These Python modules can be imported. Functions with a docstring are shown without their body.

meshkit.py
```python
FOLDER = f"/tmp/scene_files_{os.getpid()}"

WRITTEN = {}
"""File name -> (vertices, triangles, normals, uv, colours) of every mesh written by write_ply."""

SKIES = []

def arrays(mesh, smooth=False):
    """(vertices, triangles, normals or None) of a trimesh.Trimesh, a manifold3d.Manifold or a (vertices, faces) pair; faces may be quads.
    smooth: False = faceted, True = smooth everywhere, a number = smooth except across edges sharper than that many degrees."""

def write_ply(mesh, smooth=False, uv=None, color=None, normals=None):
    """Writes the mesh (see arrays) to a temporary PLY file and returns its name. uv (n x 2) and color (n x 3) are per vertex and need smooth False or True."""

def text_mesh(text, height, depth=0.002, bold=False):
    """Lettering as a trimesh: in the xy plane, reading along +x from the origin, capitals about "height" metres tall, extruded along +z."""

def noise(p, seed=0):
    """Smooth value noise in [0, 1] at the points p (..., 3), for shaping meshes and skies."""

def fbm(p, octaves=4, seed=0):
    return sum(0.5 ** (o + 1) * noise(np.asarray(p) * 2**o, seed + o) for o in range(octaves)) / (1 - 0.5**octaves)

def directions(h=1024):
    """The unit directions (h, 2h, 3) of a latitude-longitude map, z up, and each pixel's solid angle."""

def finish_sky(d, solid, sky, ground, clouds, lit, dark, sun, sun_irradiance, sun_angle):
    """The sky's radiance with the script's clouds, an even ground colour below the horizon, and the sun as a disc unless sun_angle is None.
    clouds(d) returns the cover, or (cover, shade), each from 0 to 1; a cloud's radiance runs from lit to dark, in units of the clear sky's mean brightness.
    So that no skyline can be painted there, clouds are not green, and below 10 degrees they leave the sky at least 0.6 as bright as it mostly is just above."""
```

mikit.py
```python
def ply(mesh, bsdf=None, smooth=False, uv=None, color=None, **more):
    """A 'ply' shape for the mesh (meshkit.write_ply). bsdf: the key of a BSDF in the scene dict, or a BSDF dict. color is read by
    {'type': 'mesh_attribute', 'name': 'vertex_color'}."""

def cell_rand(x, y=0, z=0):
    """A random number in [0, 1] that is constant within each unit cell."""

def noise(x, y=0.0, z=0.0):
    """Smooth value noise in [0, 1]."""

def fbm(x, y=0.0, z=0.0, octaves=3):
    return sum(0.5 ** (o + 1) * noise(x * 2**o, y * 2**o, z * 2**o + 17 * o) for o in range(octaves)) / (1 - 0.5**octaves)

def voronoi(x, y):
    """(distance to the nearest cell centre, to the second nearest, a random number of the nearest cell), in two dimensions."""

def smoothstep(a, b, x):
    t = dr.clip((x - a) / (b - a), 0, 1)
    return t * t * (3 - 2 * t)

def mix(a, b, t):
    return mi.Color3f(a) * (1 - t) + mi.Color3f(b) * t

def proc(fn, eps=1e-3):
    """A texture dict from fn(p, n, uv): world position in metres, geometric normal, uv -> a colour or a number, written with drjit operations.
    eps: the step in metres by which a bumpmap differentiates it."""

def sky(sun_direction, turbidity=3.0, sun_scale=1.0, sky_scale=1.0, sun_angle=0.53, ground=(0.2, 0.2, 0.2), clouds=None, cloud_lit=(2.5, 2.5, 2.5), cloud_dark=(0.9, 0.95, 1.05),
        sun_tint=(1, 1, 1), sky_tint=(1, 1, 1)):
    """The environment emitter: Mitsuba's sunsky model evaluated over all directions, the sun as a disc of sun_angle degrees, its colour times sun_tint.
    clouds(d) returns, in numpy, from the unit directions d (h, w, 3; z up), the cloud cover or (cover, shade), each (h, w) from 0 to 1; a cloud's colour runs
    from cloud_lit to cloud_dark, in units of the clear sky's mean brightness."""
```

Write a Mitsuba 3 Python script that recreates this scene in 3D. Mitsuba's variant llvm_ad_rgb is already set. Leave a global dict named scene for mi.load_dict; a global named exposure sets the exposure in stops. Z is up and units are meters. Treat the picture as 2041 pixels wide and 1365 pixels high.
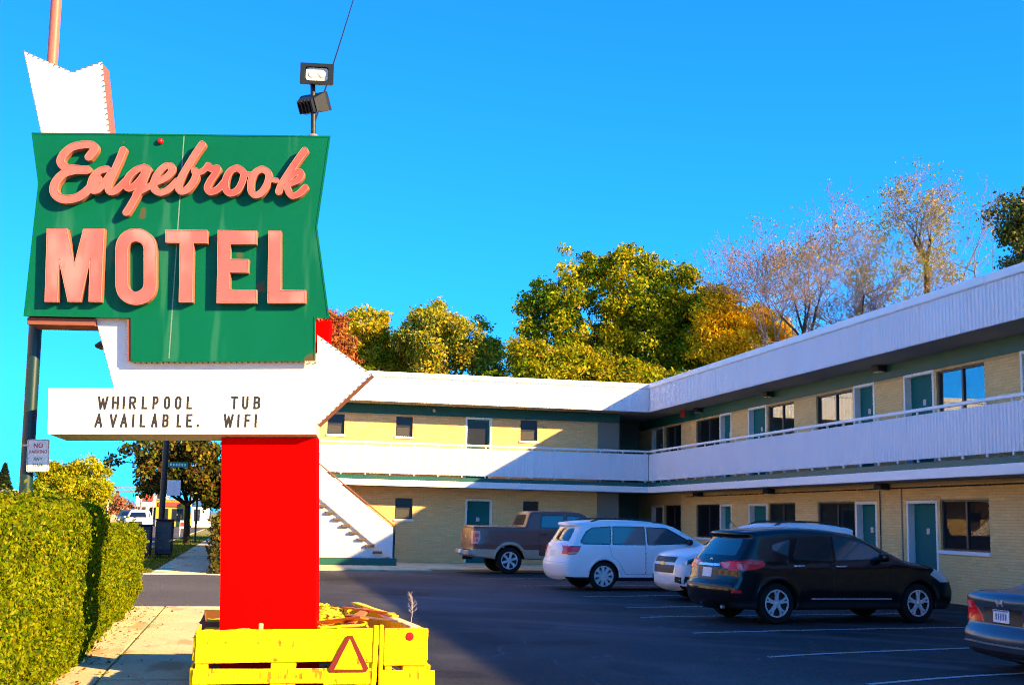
import math, random
import numpy as np, trimesh, mitsuba as mi, mikit, meshkit, drjit as dr
import shapely, shapely.affinity
import shapely.geometry as sg
from shapely.ops import unary_union
from scipy.spatial import Delaunay

T = mi.ScalarTransform4f
scene, labels = {}, {}

# ---------------------------------------------------------------- camera, sky, exposure
EYE = np.array([0, 0, 1.69])
PITCH, ROLL, YAW = (math.radians(a) for a in (8.32, 1.26, 11.95))
FWD = np.array([math.sin(YAW) * math.cos(PITCH), math.cos(YAW) * math.cos(PITCH), math.sin(PITCH)])
_r = np.array([math.cos(YAW), -math.sin(YAW), 0]); _u = np.cross(_r, FWD)
UP = -_r * math.sin(ROLL) + _u * math.cos(ROLL)
scene['camera'] = {'type': 'perspective', 'fov': 46.07, 'fov_axis': 'x', 'near_clip': 0.1, 'far_clip': 3000.0,
                   'to_world': T().look_at(origin=EYE.tolist(), target=(EYE + FWD).tolist(), up=UP.tolist())}
SUN = (1.718, -1.786, 1.0)
scene['sky'] = mikit.sky(SUN, turbidity=2.2, sun_scale=1.0, sky_scale=1.0, sun_tint=(1.65, 1.42, .82), sky_tint=(.10, .98, 2.2), ground=(0.22, 0.20, 0.17))
exposure = 2.65

# ---------------------------------------------------------------- helpers
def rng(seed): return np.random.default_rng(seed)

def numbered(key):
    if key not in scene and key not in taken: return key
    n = 1
    while f'{key}_{n:03d}' in scene or f'{key}_{n:03d}' in taken: n += 1
    return f'{key}_{n:03d}'
taken = set()

def thing(name, label, cat, group=None, kind=None):
    key = numbered(name); taken.add(key)
    labels[key] = {'label': label, 'category': cat}
    if group: labels[key]['group'] = group
    if kind: labels[key]['kind'] = kind
    return key

def add(name, mesh, m, parent=None, smooth=False, to_world=None, label=None, kind=None, color=None, **more):
    key = numbered((parent + '__' if parent else '') + name); taken.add(key)
    if isinstance(mesh, dict): d = dict(mesh)
    else: d = mikit.ply(mesh, m, smooth=smooth, color=color)
    d.update(more)
    if to_world is not None: d['to_world'] = to_world
    scene[key] = d
    if label or kind:
        labels[key] = {}
        if label: labels[key]['label'] = label
        if kind: labels[key]['kind'] = kind
    return key

def single(name, mesh, m, label, cat, group=None, kind=None, **kw):
    key = add(name, mesh, m, None, **kw)
    labels[key] = {'label': label, 'category': cat}
    if group: labels[key]['group'] = group
    if kind: labels[key]['kind'] = kind
    return key

def struct(name, mesh, m, label, cat, **kw):
    return single(name, mesh, m, label, cat, kind='structure', **kw)

def P(color, rough=0.5, metallic=0.0, spec=0.5, coat=0.0, coat_rough=0.03, two=True, **kw):
    c = color if isinstance(color, dict) else {'type': 'rgb', 'value': list(color)}
    d = {'type': 'principled', 'base_color': c, 'roughness': rough, 'metallic': metallic, 'specular': spec}
    if coat: d['clearcoat'] = coat; d['clearcoat_gloss'] = 1 - coat_rough
    d.update(kw)
    return {'type': 'twosided', 'bsdf': d} if two else d

def mat(key, *a, **k): scene[key] = P(*a, **k); return key
VC = {'type': 'mesh_attribute', 'name': 'vertex_color'}

def cat(ms):
    ms = [m for m in ms if m is not None]
    return trimesh.util.concatenate(ms) if len(ms) > 1 else ms[0]

def box(x0, x1, y0, y1, z0, z1):
    b = trimesh.creation.box(extents=(x1 - x0, y1 - y0, z1 - z0)); b.apply_translation(((x0 + x1) / 2, (y0 + y1) / 2, (z0 + z1) / 2)); return b

def bbox(x0, x1, y0, y1, z0, z1, c=0.01):
    """a box with chamfered edges"""
    c = min(c, (x1 - x0) / 3, (y1 - y0) / 3, (z1 - z0) / 3)
    h = np.array([x1 - x0, y1 - y0, z1 - z0]) / 2
    v = []
    for sx in (-1, 1):
        for sy in (-1, 1):
            for sz in (-1, 1):
                s = np.array([sx, sy, sz])
                for k in range(3):
                    q = h - c; q[k] = h[k]; v.append(s * q)
    m = trimesh.convex.convex_hull(np.array(v)); m.apply_translation(((x0 + x1) / 2, (y0 + y1) / 2, (z0 + z1) / 2)); return m

def extr(poly, h):
    """a shapely polygon in (x, y) extruded from z = 0 to z = h"""
    gs = [g for g in getattr(poly, 'geoms', [poly]) if g.area > 1e-9]
    return cat([trimesh.creation.extrude_polygon(g, h, engine='earcut') for g in gs])

def frame3(o, ex, ey, ez):
    m = np.eye(4); m[:3, 0], m[:3, 1], m[:3, 2], m[:3, 3] = ex, ey, ez, o; return m

def moved(mesh, m): mesh = mesh.copy(); mesh.apply_transform(m); return mesh

def tube(pts, r, n=8, cap=True):
    """a round bar along the points; r a number or one radius per point"""
    pts = np.asarray(pts, float); r = np.broadcast_to(np.asarray(r, float), len(pts))
    t = np.gradient(pts, axis=0); t /= np.linalg.norm(t, axis=1, keepdims=True) + 1e-12
    ref = np.array([0, 0, 1.0]) if abs(t[0][2]) < .9 else np.array([1.0, 0, 0])
    V, a = [], np.arange(n) * 2 * math.pi / n
    for p, d, rr in zip(pts, t, r):
        e1 = np.cross(d, ref); e1 /= np.linalg.norm(e1) + 1e-12; e2 = np.cross(d, e1)
        V.append(p + rr * (np.cos(a)[:, None] * e1 + np.sin(a)[:, None] * e2))
    V = np.vstack(V); F = []
    for i in range(len(pts) - 1):
        for k in range(n):
            a0, a1 = i * n + k, i * n + (k + 1) % n
            F += [[a0, a1, a1 + n], [a0, a1 + n, a0 + n]]
    if cap:
        for base, flip in ((0, 1), ((len(pts) - 1) * n, 0)):
            for k in range(1, n - 1): F.append([base, base + k + 1, base + k] if not flip else [base, base + k, base + k + 1])
    m = trimesh.Trimesh(V, F, process=False); return m

def lathe(prof, n=32, axis='z'):
    m = trimesh.creation.revolve(np.asarray(prof, float), sections=n)
    if axis == 'y': m.apply_transform(trimesh.transformations.rotation_matrix(-math.pi / 2, [1, 0, 0]))
    if axis == 'x': m.apply_transform(trimesh.transformations.rotation_matrix(math.pi / 2, [0, 1, 0]))
    return m

def catmull(pts, per=8, closed=False):
    pts = np.asarray(pts, float); n = len(pts); out = []
    g = lambda i: pts[i % n] if closed else pts[min(max(i, 0), n - 1)]
    for i in range(n if closed else n - 1):
        p0, p1, p2, p3 = g(i - 1), g(i), g(i + 1), g(i + 2)
        for t in np.linspace(0, 1, per, endpoint=False):
            out.append(.5 * (2 * p1 + (p2 - p0) * t + (2 * p0 - 5 * p1 + 4 * p2 - p3) * t * t + (3 * p1 - p0 - 3 * p2 + p3) * t ** 3))
    if not closed: out.append(pts[-1])
    return np.array(out)

# ---------------------------------------------------------------- materials
def asphalt_color(p, n, uv):
    a = mikit.fbm(p.x * 0.30, p.y * 0.30, 0, octaves=4)
    b = mikit.noise(p.x * 42, p.y * 42, 2.0)
    q = p.x * .55 + p.y * .83 + 2.2 * mikit.fbm(p.x * .12, p.y * .12, 4)
    c = mikit.fbm(q * 1.5, (p.y * .55 - p.x * .83) * .16, 0, octaves=3)
    w, w2, wi = mikit.voronoi(p.x * 0.22 + 0.45 * a, p.y * 0.22 + 0.5 * c)
    crack = (1 - mikit.smoothstep(0.0, 0.010, w2 - w)) * mikit.smoothstep(.4, .6, mikit.noise(p.x * .3, p.y * .3, 9))
    oil = mikit.smoothstep(.70, .78, mikit.fbm(p.x * .9 + 31, p.y * .9, 1, octaves=2))
    v = 0.013 + 0.014 * mikit.smoothstep(.35, .7, a) + 0.010 * (b - .5) + 0.018 * mikit.smoothstep(.52, .78, c) + 0.020 * crack - .006 * oil
    shade_lift = mikit.smoothstep(1.6, 4.2, p.x + 2.5 * (a - .5)) * (1 - mikit.smoothstep(5.6, 7.6, p.x + 2 * (c - .5)))   # paler band painted in to soften the edge of the wing shadow
    v = v * (1.05 + .85 * shade_lift)
    return mi.Color3f(v * .94, v * 0.98, v * 1.10)
def drive_color(p, n, uv):
    a = mikit.fbm(p.x * 0.6, p.y * 0.6, 0, octaves=4)
    b = mikit.noise(p.x * 30, p.y * 30, 2.0)
    v = 0.062 + 0.022 * (a - .5) + 0.012 * (b - .5)
    return mi.Color3f(v, v * .98, v)
def concrete_color(p, n, uv):
    a = mikit.fbm(p.x * 1.3, p.y * 1.3, p.z * 1.3, octaves=4)
    b = mikit.noise(p.x * 45, p.y * 45, p.z * 45)
    st = mikit.smoothstep(.58, .75, mikit.fbm(p.x * 2.6 + 3, p.y * 0.9, 0, octaves=3))
    c = mikit.mix((.40, .325, .19), (.54, .45, .27), a) * (0.86 + .28 * b)
    return mikit.mix(c, (.27, .16, .07), 0.6 * st)
def ground_color(p, n, uv):
    a = mikit.fbm(p.x * 0.2, p.y * 0.2, 0, octaves=4)
    b = mikit.noise(p.x * 12, p.y * 12, 2.0)
    return mikit.mix((.10, .12, .03), (.19, .16, .07), a) * (0.7 + .6 * b)
def green_color(p, n, uv):
    a = mikit.fbm(p.x * 2.2, p.y * 2.2, p.z * 0.8, octaves=4)
    s = mikit.smoothstep(.62, .8, mikit.fbm(p.x * 9, p.y * 9, p.z * 0.9, octaves=3))
    r = mikit.smoothstep(.73, .80, mikit.fbm(p.x * 4 + 11, p.y * 4, p.z * 4 + 3, octaves=3))
    c = mikit.mix((.0005, .118, .066), (.001, .150, .086), a)
    c = mikit.mix(c, (.05, .24, .16), 0.35 * s)
    return mikit.mix(c, (.16, .06, .035), 0.6 * r)
def white_color(p, n, uv):
    a = mikit.fbm(p.x * 1.1, p.y * 1.1, p.z * 0.5, octaves=4)
    s = mikit.smoothstep(.56, .8, mikit.fbm(p.x * 5 + 4, p.y * 5, p.z * .45, octaves=3))
    return mikit.mix(mikit.mix((.76, .735, .745), (.82, .80, .81), a), (.64, .60, .55), 0.22 * s)
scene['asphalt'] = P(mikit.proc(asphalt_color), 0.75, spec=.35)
scene['drive_asphalt'] = P(mikit.proc(drive_color), 0.85, spec=.3)
scene['concrete'] = P(mikit.proc(concrete_color), 0.9, spec=.2)
scene['earth'] = P(mikit.proc(ground_color), 0.95, spec=.1)
scene['green_paint'] = P(mikit.proc(green_color), 0.6, spec=.08)
scene['white_sheet'] = P(mikit.proc(white_color), 0.55, spec=.3)
mat('line_paint', (.30, .29, .30), .8)
mat('white_paint', (.80, .80, .79), .45)
mat('white_plain', (.83, .82, .80), .4)
mat('trim_grey', (.50, .50, .52), .5)
mat('teal_beam', (.006, .10, .085), .5)
mat('teal_door', (.010, .14, .14), .6, spec=.1)
mat('soffit', (.26, .26, .24), .8)
mat('dark_void', (.010, .010, .014), .8)
mat('mortar', (.60, .42, .20), .9, spec=.1)
scene['brick'] = P(VC, .85, spec=.2)
scene['vc_matte'] = P(VC, .8, spec=.2)
scene['vc_gloss'] = P(VC, .35, spec=.5)
mat('frame_dark', (.035, .035, .04), .4)
mat('frame_alu', (.22, .22, .22), .35, metallic=.6)
mat('window_glass', (.012, .016, .020), .03, spec=1.0, metallic=0.0, coat=1.0)
scene['mirror_glass'] = {'type': 'twosided', 'bsdf': {'type': 'blendbsdf', 'weight': 0.34, 'a': {'type': 'diffuse', 'reflectance': {'type': 'rgb', 'value': [.012, .018, .022]}},
                         'b': {'type': 'conductor', 'specular_reflectance': {'type': 'rgb', 'value': [.82, .92, 1.0]}}}}
mat('curtain', (.5, .47, .4), .9)
mat('red_paint', (.80, .0005, .0005), .7, spec=.03)
mat('rust_brown', (.28, .09, .06), .7)
def pink_color(base, pale):
    def fn(p, n, uv):
        w = mikit.fbm(p.x * 2.1, p.y * 2.1, p.z * 1.2, octaves=4)
        s = mikit.smoothstep(.60, .78, mikit.fbm(p.x * 11, p.y * 11, p.z * 3.0, octaves=3))
        return mikit.mix(mikit.mix(base, pale, mikit.smoothstep(.38, .62, w)), (.42, .10, .07), .35 * s)   # sun-faded paint with rusty streaks
    return mikit.proc(fn)
scene['salmon'] = P(pink_color((.55, .095, .095), (.60, .17, .16)), .5, spec=.2)
scene['salmon_pale'] = P(pink_color((.54, .145, .15), (.62, .27, .27)), .45, spec=.2)
mat('letter_side', (.32, .11, .08), .6)
mat('letter_lip', (.66, .28, .24), .5)
mat('dark_red', (.17, .008, .003), .5)
mat('dark_steel', (.02, .025, .03), .45, metallic=.3)
mat('grey_steel', (.38, .38, .40), .4, metallic=.5)
mat('lamp_lens', (.72, .70, .60), .15)
mat('letter_black', (.03, .03, .03), .5)
def yellow_color(p, n, uv):
    a = mikit.fbm(p.x * 3, p.y * 3, p.z * 3, octaves=3)
    g = mikit.fbm(p.x * 5 + 3, p.y * 5, p.z * 60, octaves=2)
    w = mikit.smoothstep(.66, .74, mikit.fbm(p.x * 26, p.y * 26, p.z * 7, octaves=3) * .75 + .25 * a)
    s = mikit.smoothstep(.74, .80, mikit.noise(p.x * 55, p.y * 55, p.z * 40))
    c = mikit.mix((.84, .62, .0012), (.92, .74, .002), g)
    return mikit.mix(c, (.36, .13, .012), dr.minimum(.85 * w + .5 * s, 1))
scene['yellow_paint'] = P(mikit.proc(yellow_color), .6, spec=.15)
mat('wood_raw', (.62, .42, .25), .8)
mat('wood_orange', (.62, .16, .02), .7)
mat('soil', (.05, .03, .015), .95)
mat('bark', (.055, .042, .035), .9, spec=.1)
mat('bark_pale', (.26, .19, .18), .9, spec=.1)
mat('cable', (.012, .012, .012), .6)
def leaf_mat(key, trans):
    scene[key] = {'type': 'principledthin', 'base_color': VC, 'roughness': 0.55, 'diff_trans': trans, 'spec_trans': 0.0, 'eta': 1.4}
leaf_mat('leaf', 0.75)
scene['lower_glass'] = {'type': 'twosided', 'bsdf': {'type': 'blendbsdf', 'weight': 0.13, 'a': {'type': 'diffuse', 'reflectance': {'type': 'rgb', 'value': [.010, .014, .020]}},
                        'b': {'type': 'conductor', 'specular_reflectance': {'type': 'rgb', 'value': [.82, .92, 1.0]}}}}
mat('blind_pane', (.075, .075, .068), .3, spec=.3)
mat('dim_pane', (.022, .024, .026), .25, spec=.35)
mat('pole_teal', (.004, .035, .042), .4)
mat('arrow_side', (.22, .095, .075), .65)

# ================================================================ the setting: ground, street, lot, pavement
def sheet(x0, x1, y0, y1, z): return trimesh.Trimesh([[x0, y0, z], [x1, y0, z], [x1, y1, z], [x0, y1, z]], [[0, 1, 2], [0, 2, 3]], process=False)

struct('ground', sheet(-900, 900, -300, 1500, -.145), 'earth', 'dry green and brown ground reaching to the horizon under everything', 'ground')
KX = -4.35                                                         # the kerb line of the street
struct('lawn', cat([box(KX, 140, -40, 420, -.6, -.008)]), 'earth', 'level grass ground between the street and the motel', 'lawn')
struct('street', sheet(-14.6, KX - .15, -40, 420, -.135), 'drive_asphalt', 'grey asphalt street running away on the left behind the hedges', 'street')
struct('kerb', cat([bbox(KX - .15, KX, y, y + 2.98, -.3, .006, .015) for y in np.arange(-16, 23, 3)] + [bbox(KX - .15, KX, y, y + 2.98, -.3, .006, .015) for y in np.arange(35, 125, 3)]),
       'concrete', 'pale concrete kerb along the edge of the street', 'kerb')
lot_poly = sg.Polygon([(.25, -30), (16, -30), (16, 38.3), (5.7, 38.3), (5.7, 37.9), (.6, 37.6), (-.6, 37.2), (-.6, 34.4), (.25, 34.4)])
def flat(poly, z):
    v, f = trimesh.creation.triangulate_polygon(poly, engine='earcut'); return trimesh.Trimesh(np.c_[v, np.full(len(v), z)], f, process=False)
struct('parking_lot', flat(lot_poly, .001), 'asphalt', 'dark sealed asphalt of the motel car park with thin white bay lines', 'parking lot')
def painted(pts, w=.085):
    c = sg.LineString(catmull(pts, 6)).buffer(w / 2, cap_style='flat')
    return flat(c, .0055)
for pts in ([(6.78, 18.08), (9.4, 18.72), (12.6, 19.30)], [(6.61, 14.86), (7.6, 15.25), (10.03, 15.9), (13.2, 16.6)], [(6.63, 12.32), (7.8, 12.78), (9.05, 13.14), (13, 14.0)],
            [(7.4, 26.65), (10.5, 27.35), (13.5, 28.0)], [(7.35, 23.3), (9.6, 23.9), (13.2, 24.6)], [(6.9, 21.0), (8.6, 21.4), (13.2, 22.3)], [(6.7, 30.55), (9, 31.0), (13.5, 31.8)], [(6.5, 34.2), (13.5, 35.4)]):
    add('bay_line', painted(pts), 'line_paint', 'parking_lot')
struct('driveway', cat([flat(sg.Polygon([(-4.6, 22.4), (-3.9, 22.95), (.25, 22.95), (.25, 34.45), (-3.0, 34.45), (-3.6, 35.1), (-4.6, 36.4)]), -.001)]), 'drive_asphalt', 'lighter grey asphalt driveway crossing the pavement from the street', 'driveway')
# pavement slabs, each its own piece
struct('pavement', box(-2.95, .24, -4, 22.95, -.3, -.012), 'mortar', 'pavement of worn warm concrete slabs beside the hedges and the pallet planter', 'pavement')
r_ = rng(3)
ys = [-4, -2.3, -.6, 1.1, 2.8, 4.5, 6.2, 7.9, 9.6, 11.3, 13.0, 14.4, 15.47, 16.6, 18.0, 19.45, 20.9, 22.28, 22.95]
for j in range(len(ys) - 1):
    for (a, b) in ((-2.94, -1.425), (-1.40, .235)):
        t = r_.uniform(-.006, .006)
        add('slab', bbox(a, b, ys[j] + .011, ys[j + 1] - .011, -.1, .004 + t, .012), 'concrete', 'pavement')
struct('pavement', box(-2.62, -1.12, 34.6, 130, -.3, -.012), 'mortar', 'shaded pavement going on beyond the driveway towards the shops', 'pavement')
for j in range(16):
    t = r_.uniform(-.004, .004)
    add('slab', bbox(-2.61, -1.13, 34.62 + j * 1.52, 34.62 + (j + 1) * 1.52 - .015, -.1, .003 + t, .008), 'concrete', 'pavement_001')
add('slab_course', cat([bbox(-2.61, -1.13, 59 + j * 1.52, 59 + (j + 1) * 1.52 - .015, -.1, .003, .008) for j in range(46)]), 'concrete', 'pavement_001', kind='stuff')
add('edge', bbox(-3.35, -.62, 34.45, 34.58, -.2, .012, .015), 'white_plain', 'pavement_001')
struct('walkway', cat([bbox(-.6, 5.6, 37.75, 44.5, -.3, .05, .02), bbox(5.62, 15.7, 39.2, 48.5, -.3, .035, .02)]), 'concrete', 'concrete walk with a low kerb in front of the back wing', 'walkway')

# ================================================================ the motel
MOTEL = thing('motel_building', 'two-storey L-shaped motel of buff brick with white ribbed fascia and balcony', 'building')
XF, XW, YF, YW, XE = 14.5, 15.75, 43.27, 44.5, -.75
Y0 = -6.0
MR = np.array([[0, -1, 0, XW], [1, 0, 0, 0], [0, 0, 1, 0], [0, 0, 0, 1.0]])      # (u, w, z) -> right wing
MB = np.array([[1, 0, 0, 0], [0, -1, 0, YW], [0, 0, 1, 0], [0, 0, 0, 1.0]])      # (u, w, z) -> back wing
def put(mesh, M):
    m = mesh.copy(); m.apply_transform(M)
    if np.linalg.det(M[:3, :3]) < 0 and np.all(m.face_normals.shape): pass
    return m
def lb(M, u0, u1, w0, w1, z0, z1, c=0.006): return put(bbox(u0, u1, w0, w1, z0, z1, c), M)
def ribbed(u0, u1, z0, z1, M, w, period=.135, rib=.045, deep=.02):
    """a sheet with upright ribs, closed behind"""
    us, ws = [u0], [0]
    for k in range(int((u1 - u0) / period)):
        a = u0 + (k + .5) * period
        us += [a - rib / 2 - .008, a - rib / 2, a + rib / 2, a + rib / 2 + .008]; ws += [0, deep, deep, 0]
    us.append(u1); ws.append(0)
    us, ws = np.array(us), np.array(ws); n = len(us)
    V = np.vstack([np.c_[us, w + ws, np.full(n, z0)], np.c_[us, w + ws, np.full(n, z1)]]); i = np.arange(n - 1)
    F = np.vstack([np.c_[i, i + 1, i + 1 + n], np.c_[i, i + 1 + n, i + n]])
    m = trimesh.Trimesh(V, F, process=False)
    return put(cat([m, box(u0, u1, w - .05, w - .004, z0, z1)]), M)

def wall_slab(M, u0, u1, z0, z1, holes, t=.22):
    poly = sg.box(u0, z0, u1, z1).difference(unary_union([sg.box(*h) for h in holes])) if holes else sg.box(u0, z0, u1, z1)
    m = extr(poly, t)                                              # (u, z, depth)
    m.apply_transform(np.array([[1, 0, 0, 0], [0, 0, 1, -t], [0, 1, 0, 0], [0, 0, 0, 1.0]]))
    return put(m, M)
def bricks(M, u0, u1, z0, z1, holes, seed, L=.29, H=.0677, single=None):
    r = rng(seed); V, F, C = [], [], []
    cubeF = trimesh.creation.box().faces; cubeV = np.array(trimesh.creation.box().vertices)
    n = 0
    tones = np.array([[.82, .585, .255], [.80, .565, .24], [.84, .61, .28], [.78, .54, .225], [.81, .57, .25]])
    for j in range(int((z1 - z0) / H)):
        za, zb = z0 + j * H + .005, z0 + (j + 1) * H - .005
        cuts = [(h[0], h[2]) for h in holes if h[1] < zb - .02 and h[3] > za + .02]
        u = u0 - (j % 2) * L / 2
        while u < u1:
            segs = [(max(u + .005, u0), min(u + L - .005, u1))]
            for a, b in cuts:
                segs = [s for x, y in segs for s in ((x, min(y, a)), (max(x, b), y)) if s[1] - s[0] > .02]
            col = tones[r.integers(5)] * r.uniform(.95, 1.03)
            for a, b in segs:
                if b - a < .02: continue
                d = r.uniform(.006, .011)
                V.append((cubeV + .5) * [b - a, d + .02, zb - za] + [a, -.02, za]); F.append(cubeF + 8 * n); C.append(np.tile(col, (8, 1))); n += 1
            u += L
    near = []
    if single:
        order = np.argsort([v[:, 0].mean() + (99 if v[:, 0].min() < single[1] else 0) for v in V])[:single[0]]
        near = [(moved(trimesh.Trimesh(V[i], cubeF, process=False), M), C[i]) for i in order]
        rest = np.setdiff1d(np.arange(len(V)), order); V, C = [V[i] for i in rest], [C[i] for i in rest]; F = [cubeF + 8 * i for i in range(len(V))]
    m = trimesh.Trimesh(np.vstack(V), np.vstack(F), process=False); m.apply_transform(M)
    return (m, np.vstack(C), near) if single else (m, np.vstack(C))

def door(M, u0, u1, z0, z1, hinge=1, glass=False, dark=False):
    f = .075
    key = numbered(MOTEL + '__door'); taken.add(key)
    slab = lb(M, u0 + f, u1 - f, -.20, -.155, z0 + .01, z1 - f, .004)
    scene[key] = mikit.ply(slab, 'teal_door' if not dark else 'frame_dark')
    add('frame', cat([lb(M, u0, u0 + f, -.21, .02, z0, z1), lb(M, u1 - f, u1, -.21, .02, z0, z1), lb(M, u0 + f, u1 - f, -.21, .018, z1 - f, z1)]), 'white_paint', key)
    uk = u1 - f - .07 if hinge > 0 else u0 + f + .07
    add('handle', put(moved(trimesh.creation.icosphere(2, .032), trimesh.transformations.translation_matrix((uk, -.115, z0 + .98))), M), 'grey_steel', key, smooth=True)
    um = (u0 + u1) / 2
    if glass:
        add('pane', lb(M, u0 + f + .06, u1 - f - .06, -.153, -.148, z0 + 1.25, z1 - f - .08, .001), 'dim_pane', key)
        add('lower_panel', lb(M, u0 + f + .06, u1 - f - .16, -.153, -.143, z0 + .2, z0 + 1.2, .001), 'blind_pane', key)
    else:
        add('plaque', lb(M, um - .065, um + .065, -.154, -.148, z0 + 1.52, z0 + 1.66, .001), 'trim_grey', key)

def window(M, u0, u1, z0, z1, two=True, sill=True, glass='mirror_glass', rec=-.10, blind=0.0):
    key = numbered(MOTEL + '__window'); taken.add(key)
    f = .045
    bars = [lb(M, u0, u0 + f, rec - .05, rec + .05, z0, z1), lb(M, u1 - f, u1, rec - .05, rec + .05, z0, z1), lb(M, u0 + f, u1 - f, rec - .05, rec + .048, z0, z0 + f), lb(M, u0 + f, u1 - f, rec - .05, rec + .048, z1 - f, z1)]
    um = (u0 + u1) / 2
    scene[key] = mikit.ply(cat(bars), 'frame_dark')
    if two:
        add('mullion', lb(M, um - .035, um + .035, rec - .045, rec + .035, z0 + f, z1 - f), 'frame_dark', key)
        panes = [(u0 + f, um - .035), (um + .035, u1 - f)]
        for k, (a, b) in enumerate(panes): add('pane', lb(M, a, b, rec - .012 + .02 * k, rec - .006 + .02 * k, z0 + f, z1 - f, .001), glass, key)
    else:
        zm = (z0 + z1) / 2
        add('meeting_rail', lb(M, u0 + f, u1 - f, rec - .045, rec + .02, zm - .02, zm + .02), 'frame_dark', key)
        for k, (a, b) in enumerate(((z0 + f, zm - .02), (zm + .02, z1 - f))): add('pane', lb(M, u0 + f, u1 - f, rec - .012 + .02 * k, rec - .006 + .02 * k, a, b, .001), 'dim_pane' if k else 'blind_pane', key)
    if sill: add('sill', lb(M, u0 - .05, u1 + .05, -.12, .06, z0 - .09, z0 - .002, .01), 'white_paint', key)

# --- openings (along the wall, in metres)
RU = [(18.2, 'W', 16.0, 17.95), (0, 'D', 18.05, 19.4), (0, 'D', 20.7, 22.45), (0, 'W', 23.75, 25.68), (0, 'D', 25.78, 27.15), (0, 'D', 28.6, 29.72), (0, 'W', 29.78, 31.95), (0, 'W', 33.4, 35.3), (0, 'D', 35.4, 36.82),
      (0, 'D', 38.25, 39.28), (0, 'W', 39.34, 41.6), (0, 'W', 43.2, 45.0), (0, 'D', 45.15, 46.6)]
def holes_of(lower):
    out = []
    for _, k, a, b in RU:
        if k == 'D': out.append((a, .02 if lower else 3.12, b, 2.34 if lower else 5.43))
        else: out.append((a, 1.19 if lower else 3.95, b, 2.34 if lower else 5.36))
    return out
hl, hu = holes_of(True), holes_of(False)
add('wall', wall_slab(MR, Y0, 48.4, -.2, 2.78, hl), 'mortar', MOTEL)
add('wall', wall_slab(MR, Y0, 48.4, 3.06, 5.80, hu), 'mortar', MOTEL)
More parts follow.
